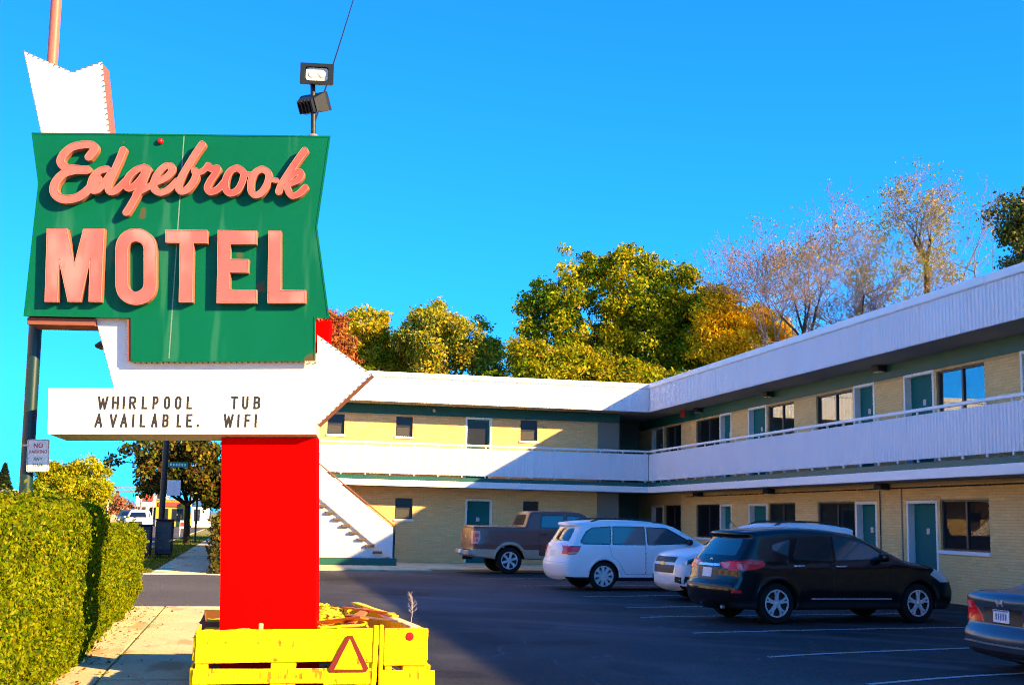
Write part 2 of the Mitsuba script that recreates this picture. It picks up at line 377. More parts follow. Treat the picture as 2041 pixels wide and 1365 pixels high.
for (za, zb, hs, sd) in ((.0, 2.77, hl, 1), (3.12, 5.42, hu, 2)):
    m, c, near = bricks(MR, 13.0, 43.15, za, zb, hs, sd, single=(200 if sd == 1 else 100, 22.35 if sd == 1 else 22.55))
    add('brickwork', m, 'brick', MOTEL, color=c, kind='stuff')
    for q, cc in near: add('brick', q, 'brick', MOTEL, color=cc)
for lower, hs in ((True, hl), (False, hu)):
    for (_, k, a, b), h in zip(RU, hs):
        if a < 17.0: continue
        if k == 'D': door(MR, *(h[0], h[2], h[1], h[3]), hinge=-1 if a in (25.78, 35.4, 20.7) else 1, dark=(a > 44))
        else: window(MR, h[0], h[2], h[1], h[3], glass='lower_glass' if lower else 'mirror_glass')
BWl = [('S', 5.17, 5.81, 1.6, 2.37), ('D', 7.78, 8.80, .05, 2.39), ('S', 9.98, 10.58, 1.6, 2.36), ('S', 2.6, 3.2, 1.6, 2.37), ('D', .3, 1.3, .05, 2.39)]
BWu = [('S', 2.58, 3.20, 4.62, 5.35), ('S', 5.10, 5.72, 4.62, 5.35), ('D', 7.70, 8.72, 3.12, 5.43), ('S', 9.82, 10.48, 4.62, 5.40), ('D', .3, 1.3, 3.12, 5.43)]
PASS = 13.72                                                       # the open passage in the corner begins here
bh = lambda L: [(a, z0, b, z1) for _, a, b, z0, z1 in L]
add('wall', wall_slab(MB, XE, PASS, -.2, 2.78, bh(BWl)), 'mortar', MOTEL)
add('wall', wall_slab(MB, XE, PASS, 3.06, 5.80, bh(BWu)), 'mortar', MOTEL)
for (za, zb, L, sd) in ((.05, 2.77, BWl, 3), (3.12, 5.42, BWu, 4)):
    m, c = bricks(MB, XE, 12.85, za, zb, bh(L), sd)
    add('brickwork', m, 'brick', MOTEL, color=c, kind='stuff')
mat('pier_grey', (.20, .21, .18), .8)
add('corner_pier', cat([lb(MB, 12.86, PASS, -.02, .015, .04, 2.77), lb(MB, 12.86, PASS, -.02, .015, 3.1, 5.42)]), 'pier_grey', MOTEL)
for L, low in ((BWl, 1), (BWu, 0)):
    for k, a, b, z0, z1 in L:
        if k == 'D': door(MB, a, b, z0, z1, glass=not low)
        else: window(MB, a, b, z0, z1, two=False, sill=True)
add('passage_wall', cat([box(PASS - .22, XW, 48.3, 48.5, 0, 5.8), box(PASS - .22, PASS - .02, 44.74, 48.3, 0, 5.8)]), 'pier_grey', MOTEL)
# bodies and roofs
add('body', cat([box(XW + .23, 25, Y0, 53, -.2, 5.8), box(XE, PASS - .24, YW + .24, 53, -.2, 5.8), box(PASS - .2, XW + .2, 48.52, 53, -.2, 5.8)]), 'pier_grey', MOTEL)
add('roof', cat([box(XF + .06, 25.2, Y0 - .02, 53.2, 5.84, 6.62), box(XE - .02, XF + .05, YF + .06, 53.2, 5.84, 6.62)]), 'trim_grey', MOTEL)
add('soffit', cat([box(XF + .02, XW + .3, Y0, 48.5, 5.79, 5.835), box(XE, XF + .018, YF + .02, YW + .3, 5.79, 5.835), box(PASS - .2, XF + .018, YW + .302, 48.4, 5.79, 5.835)]), 'soffit', MOTEL)
# parapet fascia: ribbed sheet and smooth coping
MRf = MR.copy(); MRf[0, 3] = XF
MBf = MB.copy(); MBf[1, 3] = YF
add('fascia', ribbed(Y0, YF, 5.78, 6.67, MRf, -.012), 'white_sheet', MOTEL)
add('fascia', ribbed(XE, XF, 5.78, 6.67, MBf, -.012), 'white_sheet', MOTEL)
for k in range(16):
    a = Y0 + k * 3.08
    b = min(a + 3.075, YF - .03)
    if b > a: add('coping', lb(MRf, a, b, -.3, .035, 6.672, 6.855, .012), 'white_paint', MOTEL)
for k in range(5):
    a = XE + k * 3.06
    add('coping', lb(MBf, a, min(a + 3.055, XF + .03), -.3, .035, 6.672, 6.855, .012), 'white_paint', MOTEL)
add('coping_shadow_gap', cat([lb(MRf, Y0, YF, -.2, .014, 6.650, 6.668, .002), lb(MBf, XE, XF, -.2, .014, 6.650, 6.668, .002)]), 'trim_grey', MOTEL)
# balcony
add('balcony_slab', cat([box(XF + .06, XW - .002, Y0, 48.3, 2.79, 3.11), box(XE, XF + .058, YF + .06, YW - .002, 2.79, 3.11), box(PASS, XF + .058, YW, 48.3, 2.79, 3.11)]), 'soffit', MOTEL)
add('edge_band', lb(MRf, Y0, YF - .02, -.08, .02, 2.76, 2.98, .008), 'white_paint', MOTEL)
add('edge_band', lb(MBf, XE, XF + .02, -.08, .02, 2.76, 2.98, .008), 'white_paint', MOTEL)
add('edge_beam', lb(MRf, Y0, YF + .03, -.08, -.03, 2.985, 3.125, .004), 'teal_beam', MOTEL)
add('edge_beam', lb(MBf, XE, XF - .0, -.08, -.03, 2.985, 3.125, .004), 'teal_beam', MOTEL)
add('balcony_panel', ribbed(Y0, YF - .02, 3.20, 4.185, MRf, -.005, period=.125, rib=.042, deep=.022), 'white_sheet', MOTEL)
add('balcony_panel', ribbed(XE, XF - .02, 3.20, 4.185, MBf, -.005, period=.125, rib=.042, deep=.022), 'white_sheet', MOTEL)
add('hand_rail', lb(MRf, Y0, YF + .02, -.05, .022, 4.255, 4.33, .012), 'white_paint', MOTEL)
add('hand_rail', lb(MBf, XE, XF - .03, -.05, .022, 4.255, 4.33, .012), 'white_paint', MOTEL)
def post(M, u):
    add('rail_post', lb(M, u - .022, u + .022, -.045, .0, 4.186, 4.254, .003), 'white_paint', MOTEL)
    add('panel_foot', lb(M, u - .022, u + .022, -.028, .012, 3.128, 3.199, .003), 'white_paint', MOTEL)
for k in range(29): post(MRf, 23.61 - 5 * .871 + k * .871 - .0)
for k in range(17): post(MBf, XF - .14 - k * .87)
# upper and lower green wall beams under the soffits
add('wall_beam', lb(MR, Y0, 48.2, -.1, .028, 5.425, 5.788, .004), 'teal_beam', MOTEL)
add('wall_beam', lb(MB, XE, PASS, -.1, .028, 5.425, 5.788, .004), 'teal_beam', MOTEL)
# pipes, lamps and the exit box
add('conduit', cat([put(tube([(13, .03, 2.665), (42.5, .03, 2.64)], .017, 8), MR), put(tube([(28.4, .03, 2.64), (28.4, .03, .1)], .014, 8), MR)]), 'dark_steel', MOTEL)
add('conduit', put(tube([(27.35, .03, 2.64), (27.35, .03, .1)], .016, 8), MR), 'frame_alu', MOTEL)
for u in (20.6, 28.05, 34.9, 41.0):
    for z in (5.70, 2.70):
        k = add('lamp', lb(MR, u - .17, u + .17, .03, .30, z - .075, z + .07, .02), 'dark_steel', MOTEL)
        add('diffuser', lb(MR, u - .13, u + .13, .06, .27, z - .095, z - .076, .004), 'lamp_lens', k)
add('lamp', put(moved(trimesh.creation.icosphere(2, .06), trimesh.transformations.translation_matrix((6.5, .05, 5.62))), MB), 'lamp_lens', MOTEL, smooth=True)
mat('exit_red', (.30, .02, .02), .4)
add('exit_box', lb(MR, 41.7, 42.15, .35, .42, 5.52, 5.76, .01), 'exit_red', MOTEL, label='small red box hung under the eaves near the inner corner')

# ================================================================ the outside stair in front of the back wing
STAIR = thing('staircase', 'straight outside stair with white ribbed side panel, brown treads and green base board', 'staircase')
YS = 41.0
def xz(poly, y, t):
    m = extr(poly, t); m.apply_transform(np.array([[1, 0, 0, 0], [0, 0, 1, y], [0, 1, 0, 0], [0, 0, 0, 1.0]])); m.invert() if False else None; return m
slope = .79
topz = lambda x: 1.31 + (4.71 - x) * .785
botz = lambda x: .26 + (4.70 - x) * .795
def ribbed_poly(poly, y, t, period=.12):
    base = xz(poly, y + .012, t)
    ribs = []
    x0, z0, x1, z1 = poly.bounds
    for a in np.arange(x0 + .03, x1, period):
        c = poly.intersection(sg.box(a, z0 - 1, a + .03, z1 + 1))
        if not c.is_empty and c.area > 1e-4: ribs.append(xz(c, y, .0121))
    return cat([base] + ribs)
guard = sg.Polygon([(4.73, .24), (4.73, 1.30), (1.15, topz(1.15)), (.1, topz(1.15)), (.1, botz(1.1)), (1.1, botz(1.1))])
add('side_panel', ribbed_poly(guard, YS, .03), 'white_sheet', STAIR)
add('side_panel', ribbed_poly(guard, YS + 1.15, .03), 'white_sheet', STAIR)
skirt = sg.Polygon([(.1, .29), (4.5, .29), (4.58, .36), (1.1, botz(1.1)), (.1, botz(1.1))])
add('skirt_panel', ribbed_poly(skirt, YS + .13, .03), 'white_sheet', STAIR)
add('base_board', bbox(-.1, 4.88, YS - .03, YS + .12, .02, .29, .01), 'teal_beam', STAIR)
add('newel_post', bbox(4.735, 4.80, YS - .02, YS + .05, .05, 1.36, .008), 'dark_steel', STAIR)
add('newel_post', bbox(4.735, 4.80, YS + 1.12, YS + 1.19, .05, 1.36, .008), 'dark_steel', STAIR)
for dy in (-.03, 1.16): add('hand_rail', tube([(4.76, YS + dy, 1.36), (1.15, YS + dy, topz(1.15) + .06), (.1, YS + dy, topz(1.15) + .06)], .022, 8), 'rust_brown', STAIR)
mat('tread_brown', (.13, .10, .075), .8)
for k in range(13):
    x = 4.62 - k * .272; z = .30 + k * .2155
    add('tread', bbox(x - .27, x + .03, YS - .015, YS + 1.14, z - .075, z - .0, .006), 'tread_brown', STAIR)
add('landing', bbox(.1, 1.18, YS - .01, YF + .05, 2.98, 3.10, .01), 'tread_brown', STAIR)

# ================================================================ the roadside sign (face coordinates: s along the face, z up, w out of the face)
SGN = thing('motel_sign', 'tall green roadside motel sign with white arrow, pink raised letters and red pillar', 'sign')
_ra = math.radians(12)
SF = frame3((.3, 12.4, 0), (math.cos(_ra), -math.sin(_ra), 0), (0, 0, 1), (-math.sin(_ra), -math.cos(_ra), 0))
PANEL = [(-2.808, 5.579), (0.319, 5.614), (0.224, 4.64), (0.386, 3.715), (0.387, 3.689), (0.249, 3.686), (0.269, 3.242), (-1.603, 3.193), (-1.634, 3.644), (-2.735, 3.64), (-2.696, 5.036)]
ARROW = [(-3.006, 6.511), (-2.474, 6.288), (-2.168, 6.412), (-2.038, 5.643), (-1.714, 3.833), (-1.635, 3.278), (0.269, 3.331), (0.261, 3.524), (0.841, 3.125), (0.293, 2.577), (0.128, 2.83), (-1.746, 2.789), (-2.039, 3.657), (-2.755, 5.632)]
READER = [(-2.414, 2.899), (0.297, 2.949), (0.318, 2.491), (-2.388, 2.432)]
PILLAR = [(-0.672, 2.444), (0.295, 2.465), (0.38, 0.599), (-0.597, 0.578)]
POLE = [(-2.889, 7.253), (-2.82, 3.655), (-2.776, 1.727)]
LETTERS = {
  'M':  [(-2.536, 4.538), (-2.33, 4.542), (-2.226, 4.181), (-2.161, 4.546), (-1.946, 4.551), (-1.924, 3.785), (-2.051, 3.783), (-2.071, 4.191), (-2.137, 3.781), (-2.264, 3.778), (-2.381, 4.184), (-2.368, 3.775), (-2.499, 3.773)] ,
  'T':  [(-1.315, 4.551), (-0.886, 4.556), (-0.88, 4.418), (-1.021, 4.417), (-0.991, 3.801), (-1.132, 3.798), (-1.16, 4.414), (-1.307, 4.416)] ,
  'E':  [(-0.778, 4.558), (-0.378, 4.563), (-0.375, 4.42), (-0.642, 4.416), (-0.634, 4.258), (-0.445, 4.26), (-0.442, 4.121), (-0.628, 4.119), (-0.621, 3.943), (-0.346, 3.947), (-0.341, 3.807), (-0.746, 3.798)] ,
  'L':  [(-0.257, 4.565), (-0.129, 4.568), (-0.099, 3.948), (0.155, 3.951), (0.157, 3.818), (-0.228, 3.809)] ,
  'O':  [(-1.613, 4.558), (-1.561, 4.553), (-1.511, 4.533), (-1.467, 4.501), (-1.432, 4.46), (-1.409, 4.41), (-1.399, 4.358), (-1.374, 3.968), (-1.377, 3.915), (-1.394, 3.866), (-1.423, 3.824), (-1.462, 3.79), (-1.509, 3.769), (-1.56, 3.761), (-1.576, 3.761), (-1.628, 3.767), (-1.677, 3.786), (-1.721, 3.817), (-1.755, 3.858), (-1.778, 3.907), (-1.789, 3.959), (-1.816, 4.348), (-1.813, 4.401), (-1.796, 4.451), (-1.767, 4.495), (-1.728, 4.528), (-1.681, 4.55), (-1.629, 4.558)] ,
  'Oin':  [(-1.613, 4.423), (-1.592, 4.42), (-1.571, 4.412), (-1.553, 4.399), (-1.539, 4.382), (-1.53, 4.362), (-1.526, 4.341), (-1.502, 3.984), (-1.503, 3.962), (-1.51, 3.942), (-1.522, 3.925), (-1.538, 3.911), (-1.557, 3.902), (-1.578, 3.899), (-1.578, 3.899), (-1.6, 3.901), (-1.62, 3.909), (-1.638, 3.922), (-1.652, 3.939), (-1.661, 3.959), (-1.665, 3.98), (-1.69, 4.337), (-1.688, 4.359), (-1.681, 4.379), (-1.67, 4.397), (-1.653, 4.411), (-1.634, 4.419), (-1.613, 4.423)]  }
SCRIPT = [
   [(-2.161, 5.308), (-2.109, 5.391), (-2.141, 5.435), (-2.235, 5.436), (-2.348, 5.403), (-2.429, 5.324), (-2.449, 5.249), (-2.397, 5.191), (-2.288, 5.176), (-2.17, 5.169)] ,
   [(-2.17, 5.169), (-2.301, 5.161), (-2.413, 5.117), (-2.482, 5.034), (-2.498, 4.945), (-2.452, 4.876), (-2.364, 4.849), (-2.251, 4.872), (-2.17, 4.93), (-2.103, 5.005), (-2.051, 5.073)] ,
   [(-1.965, 5.183), (-2.042, 5.157), (-2.102, 5.086), (-2.12, 4.997), (-2.082, 4.949), (-2.029, 4.974), (-1.964, 5.06), (-1.913, 5.15)] ,
   [(-1.811, 5.39), (-1.849, 5.27), (-1.895, 5.143), (-1.931, 5.039), (-1.931, 4.962), (-1.891, 4.939), (-1.829, 4.982), (-1.763, 5.057)] ,
   [(-1.579, 5.209), (-1.663, 5.175), (-1.737, 5.099), (-1.752, 5.013), (-1.717, 4.981), (-1.657, 5.018), (-1.587, 5.113), (-1.549, 5.198)] ,
   [(-1.541, 5.188), (-1.576, 5.061), (-1.632, 4.927), (-1.688, 4.808), (-1.733, 4.726)] ,
   [(-1.646, 4.927), (-1.543, 4.988), (-1.46, 5.042), (-1.39, 5.073)] ,
   [(-1.425, 5.062), (-1.349, 5.103), (-1.293, 5.171), (-1.302, 5.227), (-1.364, 5.222), (-1.435, 5.146), (-1.471, 5.049), (-1.456, 4.972), (-1.382, 4.944), (-1.299, 4.991), (-1.232, 5.069)] ,
   [(-0.994, 5.468), (-1.062, 5.355), (-1.133, 5.219), (-1.191, 5.1), (-1.211, 5.01), (-1.182, 4.964), (-1.126, 4.98), (-1.07, 5.05), (-1.038, 5.133), (-1.052, 5.184)] ,
   [(-1.051, 5.162), (-0.994, 5.171), (-0.946, 5.206), (-0.919, 5.242)] ,
   [(-0.919, 5.242), (-0.878, 5.207), (-0.821, 5.215), (-0.842, 5.152), (-0.888, 5.077), (-0.912, 5.005), (-0.874, 4.962), (-0.804, 4.993), (-0.737, 5.073)] ,
   [(-0.616, 5.224), (-0.686, 5.185), (-0.728, 5.095), (-0.718, 4.992), (-0.666, 4.952), (-0.596, 4.992), (-0.551, 5.092), (-0.552, 5.181), (-0.616, 5.224)] ,
   [(-0.563, 5.18), (-0.519, 5.159), (-0.462, 5.16)] ,
   [(-0.357, 5.219), (-0.426, 5.176), (-0.465, 5.086), (-0.455, 4.976), (-0.4, 4.94), (-0.335, 4.986), (-0.288, 5.09), (-0.293, 5.179), (-0.357, 5.219)] ,
   [(-0.304, 5.179), (-0.258, 5.113), (-0.2, 5.1)] ,
   [(0.075, 5.425), (0.005, 5.319), (-0.081, 5.176), (-0.147, 5.056), (-0.172, 4.982)] ,
   [(-0.154, 5.041), (-0.072, 5.132), (0.018, 5.198), (0.052, 5.172), (0.015, 5.104), (-0.083, 5.062)] ,
   [(-0.09, 5.062), (-0.072, 4.984), (-0.027, 4.941), (0.036, 4.964), (0.098, 5.032)] ,
]
MARQUEE = [
('W', -1.905, -1.799, 2.695, 0.132), ('H', -1.76, -1.69, 2.698, 0.132), ('I', -1.653, -1.626, 2.701, 0.13), ('R', -1.587, -1.516, 2.702, 0.132), ('L', -1.458, -1.403, 2.705, 0.131), ('P', -1.349, -1.291, 2.707, 0.132), ('O', -1.235, -1.172, 2.71, 0.131), ('O', -1.124, -1.058, 2.712, 0.132), ('L', -1.005, -0.949, 2.715, 0.131), ('T', -0.559, -0.487, 2.725, 0.131), ('U', -0.444, -0.381, 2.727, 0.132), ('B', -0.328, -0.262, 2.73, 0.131), 
('A', -1.922, -1.842, 2.512, 0.135), ('V', -1.773, -1.697, 2.515, 0.135), ('A', -1.664, -1.59, 2.517, 0.135), ('I', -1.545, -1.522, 2.52, 0.134), ('L', -1.466, -1.411, 2.522, 0.134), ('A', -1.351, -1.286, 2.524, 0.135), ('B', -1.238, -1.176, 2.527, 0.134), ('L', -1.093, -1.047, 2.53, 0.134), ('E', -0.999, -0.938, 2.532, 0.135), ('.', -0.89, -0.874, 2.534, 0.134), ('W', -0.622, -0.521, 2.54, 0.136), ('I', -0.484, -0.459, 2.543, 0.134), ('F', -0.41, -0.352, 2.545, 0.134), ('I', -0.309, -0.284, 2.547, 0.134), 
]
def plate(poly, w0, w1, M=None):
    p = poly if hasattr(poly, 'area') else sg.Polygon(poly)
    m = extr(p, w1 - w0); m.apply_translation((0, 0, w0)); return moved(m, SF if M is None else M)
pan = sg.Polygon(PANEL)
k = add('face_panel', plate(pan, -.012, 0), 'green_paint', SGN)
add('cabinet', plate(shapely.affinity.scale(pan, .955, .995, origin=(-2.7, 4.4)), -.30, -.0125), 'rust_brown', SGN)
rim = pan.buffer(.004, join_style='mitre').difference(pan.buffer(-.012, join_style='mitre'))
add('face_rim', plate(rim, -.014, .006), 'green_paint', SGN)
scene['seam'] = P((.18, .30, .25), .7)
add('seam', plate(sg.Polygon([(-1.217, 5.59), (-1.207, 5.59), (-1.217, 3.23), (-1.227, 3.23)]), -.001, .002), 'seam', SGN)
arrow = sg.Polygon(ARROW)
add('arrow_face', plate(arrow, -.112, -.1), 'white_plain', SGN)
add('arrow_body', plate(arrow.buffer(-.003), -.35, -.1125), 'arrow_side', SGN)
# bulb sockets round the edge of the arrow
mat('socket', (.22, .14, .09), .6)
ring, pts = arrow.exterior, []
for d in np.arange(0, ring.length, .062):
    p = ring.interpolate(d)
    if not pan.buffer(.02).contains(p) and not (p.x < .2 and p.y < 2.95): pts.append((p.x, p.y))
sock = trimesh.creation.cylinder(radius=.007, height=.022, sections=6)
add('bulb_socket', cat([moved(moved(sock, trimesh.transformations.translation_matrix((x, y, -.095))), SF) for x, y in pts]), 'socket', SGN, kind='stuff')
tab = sg.LineString([(-1.634, 3.63), (-1.612, 3.185), (.275, 3.234)])
for d in (0,):
    pts = [tab.interpolate(a) for a in np.arange(0, tab.length, .058)]
    add('bulb_socket', cat([moved(moved(sock, trimesh.transformations.translation_matrix((p.x, p.y, -.085))), SF) for p in pts]), 'socket', SGN, kind='stuff')
# raised letters
def letter(poly, name, w0=.012, w1=.085, face='salmon_pale'):
    p = poly if hasattr(poly, 'area') else sg.Polygon(poly)
    key = add(name, plate(p, w0, w1), 'letter_side', SGN)
    add('face', plate(p.buffer(-.009, join_style='mitre'), w1, w1 + .006), face, key)
    add('lip', plate(p.difference(p.buffer(-.0045, join_style='mitre')), w1, w1 + .010), 'letter_lip', key)
for ch in 'MOTEL':
    letter(sg.Polygon(LETTERS['O'], [LETTERS['Oin']]) if ch == 'O' else LETTERS[ch], 'letter')
hw = [.047, .050, .041, .041, .040, .041, .036, .039, .042, .034, .040, .040, .030, .040, .030, .042, .036, .038]
scr = unary_union([sg.LineString(catmull(s, 6)).buffer(h * .88) for s, h in zip(SCRIPT, hw)])
letter(scr, 'script_lettering', face='salmon')
# lamp and stains on the face
mat('lamp_red', (.42, .002, .006), .4)
add('red_lamp', moved(moved(trimesh.creation.icosphere(2, .033), trimesh.transformations.translation_matrix((-1.455, 5.514, .012))), SF), 'lamp_red', SGN, smooth=True)
# reader board
rb = sg.Polygon(READER)
key = add('reader_board', plate(rb, .018, .03), 'white_plain', SGN)
mat('board_grey', (.42, .40, .36), .6)
READ_BACK = [(x * .985 if x < 0 else x, z - (.035 if z < 2.6 else 0)) for x, z in READER]
def prism(front, back, wf, wb):
    n = len(front); V = np.array([(x, z, wf) for x, z in front] + [(x, z, wb) for x, z in back], float)
    F = [[0, 1, 2], [0, 2, 3], [4, 6, 5], [4, 7, 6]] + [f for i in range(4) for f in ([i, i + 4, (i + 1) % 4], [(i + 1) % 4, i + 4, (i + 1) % 4 + 4])]
    m = trimesh.Trimesh(V, F); m.fix_normals(); return moved(m, SF)
add('case', prism([(x, z) for x, z in rb.buffer(-.002, join_style='mitre').exterior.coords[:4]], [(x * .97, z - (.045 if z < 2.6 else 0)) for x, z in rb.buffer(-.002, join_style='mitre').exterior.coords[:4]], .0175, -.30), 'board_grey', key)
STROKES = {'W': [[(0, 1), (.25, 0), (.5, .8), (.75, 0), (1, 1)]], 'H': [[(0, 0), (0, 1)], [(1, 0), (1, 1)], [(0, .5), (1, .5)]], 'I': [[(.5, 0), (.5, 1)]],
           'R': [[(0, 0), (0, 1), (.65, 1), (.98, .9), (.98, .6), (.65, .48), (0, .48)], [(.5, .48), (1, 0)]], 'L': [[(0, 1), (0, 0), (1, 0)]], 'P': [[(0, 0), (0, 1), (.65, 1), (1, .88), (1, .58), (.65, .45), (0, .45)]],
           'O': [[(.3, 0), (.7, 0), (1, .2), (1, .8), (.7, 1), (.3, 1), (0, .8), (0, .2), (.3, 0)]], 'T': [[(0, 1), (1, 1)], [(.5, 0), (.5, 1)]], 'U': [[(0, 1), (0, .2), (.3, 0), (.7, 0), (1, .2), (1, 1)]],
           'B': [[(0, 0), (0, 1), (.65, 1), (.95, .9), (.95, .63), (.65, .53), (0, .53)], [(.65, .53), (1, .42), (1, .12), (.65, 0), (0, 0)]], 'A': [[(0, 0), (.5, 1), (1, 0)], [(.2, .33), (.8, .33)]], 'V': [[(0, 1), (.5, 0), (1, 1)]],
           'E': [[(1, 1), (0, 1), (0, 0), (1, 0)], [(0, .52), (.8, .52)]], 'F': [[(1, 1), (0, 1), (0, 0)], [(0, .52), (.8, .52)]], '.': [[(.5, .02), (.5, .06)]]}
sw = .0105
for ch, s0, s1, z0, h in MARQUEE:
    w_, h_ = max(s1 - s0 - 2 * sw, .001), h - 2 * sw
    g = unary_union([sg.LineString([(s0 + sw + x * w_, z0 + sw + y * h_) for x, y in st]).buffer(sw, cap_style='square', join_style='mitre', mitre_limit=1.5) for st in STROKES[ch]])
    add('letter', plate(g, .0305, .034), 'letter_black', key)
# pillar and pole
pil = [PILLAR[0], PILLAR[1], (.405, -.05), (-.55, -.05)]
add('pillar', plate(sg.Polygon(pil), -.33, -.12), 'red_paint', SGN)
add('pillar_top', plate(sg.Polygon([(-.59, 2.95), (-.59, 3.70), (.345, 3.72), (.325, 2.95)]), -.58, -.385), 'red_paint', SGN)
def onface(s, z, w): return (SF @ np.array([s, z, w, 1]))[:3]
add('pole', tube([onface(-2.735, -.05, -.5), onface(-2.81, 3.62, -.5)], .068, 20), 'pole_teal', SGN, smooth=40)
mat('pole_red', (.42, .14, .10), .5)
add('pole_top', tube([onface(-2.81, 3.62, -.5), onface(-2.89, 8.6, -.5)], .058, 20), 'pole_red', SGN, smooth=40)
add('bracket', plate(sg.box(-2.72, 3.56, -2.02, 3.63), -.42, -.05), 'rust_brown', SGN)

# ---------------------------------------------------------------- no-parking plate on the pole
NP = thing('no_parking_sign', 'small white no parking plate with red and green lettering on the green pole', 'sign')
NM = SF @ frame3((-2.635, 2.235, -.40), (1, .045, 0), (-.045, 1, 0), (0, 0, 1))
def rrect(w, h, r): return sg.box(-w / 2 + r, -h / 2 + r, w / 2 - r, h / 2 - r).buffer(r, quad_segs=4)
add('plate', moved(extr(rrect(.232, .335, .02), .004), NM), 'white_plain', NP)
mat('sign_red', (.55, .02, .03), .5); mat('sign_green', (.05, .16, .13), .5)
add('border', moved(moved(extr(rrect(.218, .321, .015).difference(rrect(.208, .311, .012)), .001), trimesh.transformations.translation_matrix((0, 0, .0042))), NM), 'sign_red', NP)
for txt, y, h, m, wd in (('NO', .078, .05, 'sign_red', .095), ('PARKING', .022, .034, 'sign_red', .185), ('ANY', -.055, .036, 'sign_green', .095), ('TIME', -.12, .036, 'sign_green', .115)):
    g = meshkit.text_mesh(txt, h, .0012, bold=True); g.apply_translation(-g.bounds[0]); g.apply_scale((wd / g.extents[0], h / g.extents[1], 1)); g.apply_translation((-wd / 2, y, .0042))
    add('lettering', moved(g, NM), m, NP)
add('band', tube([onface(-2.775, 2.33, -.5), onface(-2.776, 2.35, -.5)], .073, 16), 'grey_steel', NP)

# ---------------------------------------------------------------- floodlights on top of the sign
FL = thing('floodlight', 'black twin floodlight on a short post on top of the green sign', 'floodlight')
add('post', tube([onface(.118, 5.60, -.15), onface(.112, 5.75, -.15), onface(.10, 6.0, -.15), onface(.082, 6.27, -.15)], .026, 12), 'dark_steel', FL, smooth=40)
add('base', moved(moved(lathe([(0, 0), (.07, 0), (.06, .05), (.035, .07), (0, .07)], 16), frame3((.118, 5.61, -.15), (1, 0, 0), (0, 0, -1), (0, 1, 0))), SF), 'grey_steel', FL, smooth=40)
def flood(s, z, w, tilt, yaw, sc=1.0):
    c, d = math.cos(tilt), math.sin(tilt)
    R = trimesh.transformations.rotation_matrix(yaw, [0, 1, 0]) @ trimesh.transformations.rotation_matrix(tilt, [1, 0, 0])
    M = SF @ trimesh.transformations.translation_matrix((s, z, w)) @ R
    V = [(-.175, -.11, .04), (.175, -.11, .04), (.175, .11, .04), (-.175, .11, .04), (-.12, -.075, -.12), (.12, -.075, -.12), (.12, .075, -.12), (-.12, .075, -.12)]
    hsg = trimesh.convex.convex_hull(np.array(V) * sc)
    key = add('lamp_head', moved(hsg, M), 'dark_steel', FL)
    bz = [extr(sg.box(-.175, -.11, .175, .11).difference(rrect(.25, .15, .03)), .05)]
    add('bezel', moved(moved(cat(bz), trimesh.transformations.scale_matrix(sc) @ trimesh.transformations.translation_matrix((0, 0, .038))), M), 'dark_steel', key)
    add('lens', moved(moved(extr(rrect(.235, .135, .03), .008), trimesh.transformations.scale_matrix(sc) @ trimesh.transformations.translation_matrix((0, 0, .046))), M), 'lamp_lens', key)
    for x in (-.055, .055): add('lamp', moved(moved(trimesh.creation.icosphere(2, .042), trimesh.transformations.scale_matrix(sc) @ frame3((x, 0, .053), (1, 0, 0), (0, 1, 0), (0, 0, .35))), M), 'white_plain', key, smooth=True)
    for i in range(5): add('fin', moved(box(-.10 + i * .045, -.093 + i * .045, -.07, .07, -.16, -.119), M), 'dark_steel', key)
flood(.135, 6.32, -.12, .12, .08)
flood(.09, 6.03, -.20, -.5, math.pi - .5, .92)
CAM = thing('security_camera', 'small dark camera fixed to the back of the white arrow shaft', 'camera')
add('body', moved(moved(bbox(-.05, .05, -.022, .022, -.09, .09, .008), trimesh.transformations.rotation_matrix(.6, [0, 0, 1])), SF @ trimesh.transformations.translation_matrix((-2.06, 3.41, -.42))), 'dark_steel', CAM)
add('arm', tube([onface(-2.05, 3.39, -.42), onface(-1.9, 3.33, -.3)], .012, 8), 'dark_steel', CAM)
# overhead cable, from the sign to the far side of the lot
cab = [np.array([.42, 12.36, 5.66]) * (1 - t) + np.array([4.4, 52.0, 29.8]) * t + np.array([0, 0, -1.2 * t * (1 - t)]) for t in np.linspace(0, 1, 24)]
single('overhead_cable', tube(cab, .011, 6), 'cable', 'thin black cable rising from the sign top beside the floodlights into the sky', 'cable')

# ================================================================ pallet planter round the pillar
PL = thing('pallet_planter', 'bright yellow planter of old pallet boards round the foot of the red pillar', 'planter')
yf = 11.0
def board(name, x0, x1, y0, y1, z0, z1, seed, m='yellow_paint', parent=PL, rot=0, c=.006):
    b = bbox(x0, x1, y0, y1, z0, z1, c).subdivide()
    if rot: b.apply_transform(trimesh.transformations.rotation_matrix(rot, [0, 1, 0], [(x0 + x1) / 2, y0, (z0 + z1) / 2]))
    v = np.array(b.vertices); b.vertices = v + (meshkit.noise(v * 7 + seed * 3.1) - .5)[:, None] * .008
    return add(name, b, m, parent)
board('front_board', -.41, .80, yf, yf + .022, .405, .685, 1, rot=-.012)
board('front_board', .80, 1.14, yf + .002, yf + .022, .40, .70, 2, rot=-.01)
board('front_board', -.42, .70, yf - .004, yf + .02, .225, .352, 3)
board('front_board', .70, 1.16, yf, yf + .02, .215, .352, 4)
board('front_board', -.40, 1.15, yf + .01, yf + .03, -.02, .18, 5)
for x0, x1 in ((-.40, -.29), (.24, .46), (.98, 1.13)): board('block', x0, x1, yf + .022, yf + .12, .02, .66, int(x0 * 9) + 9)
board('corner_post', 1.12, 1.165, yf - .012, yf + .05, -.02, .725, 6, rot=.02)
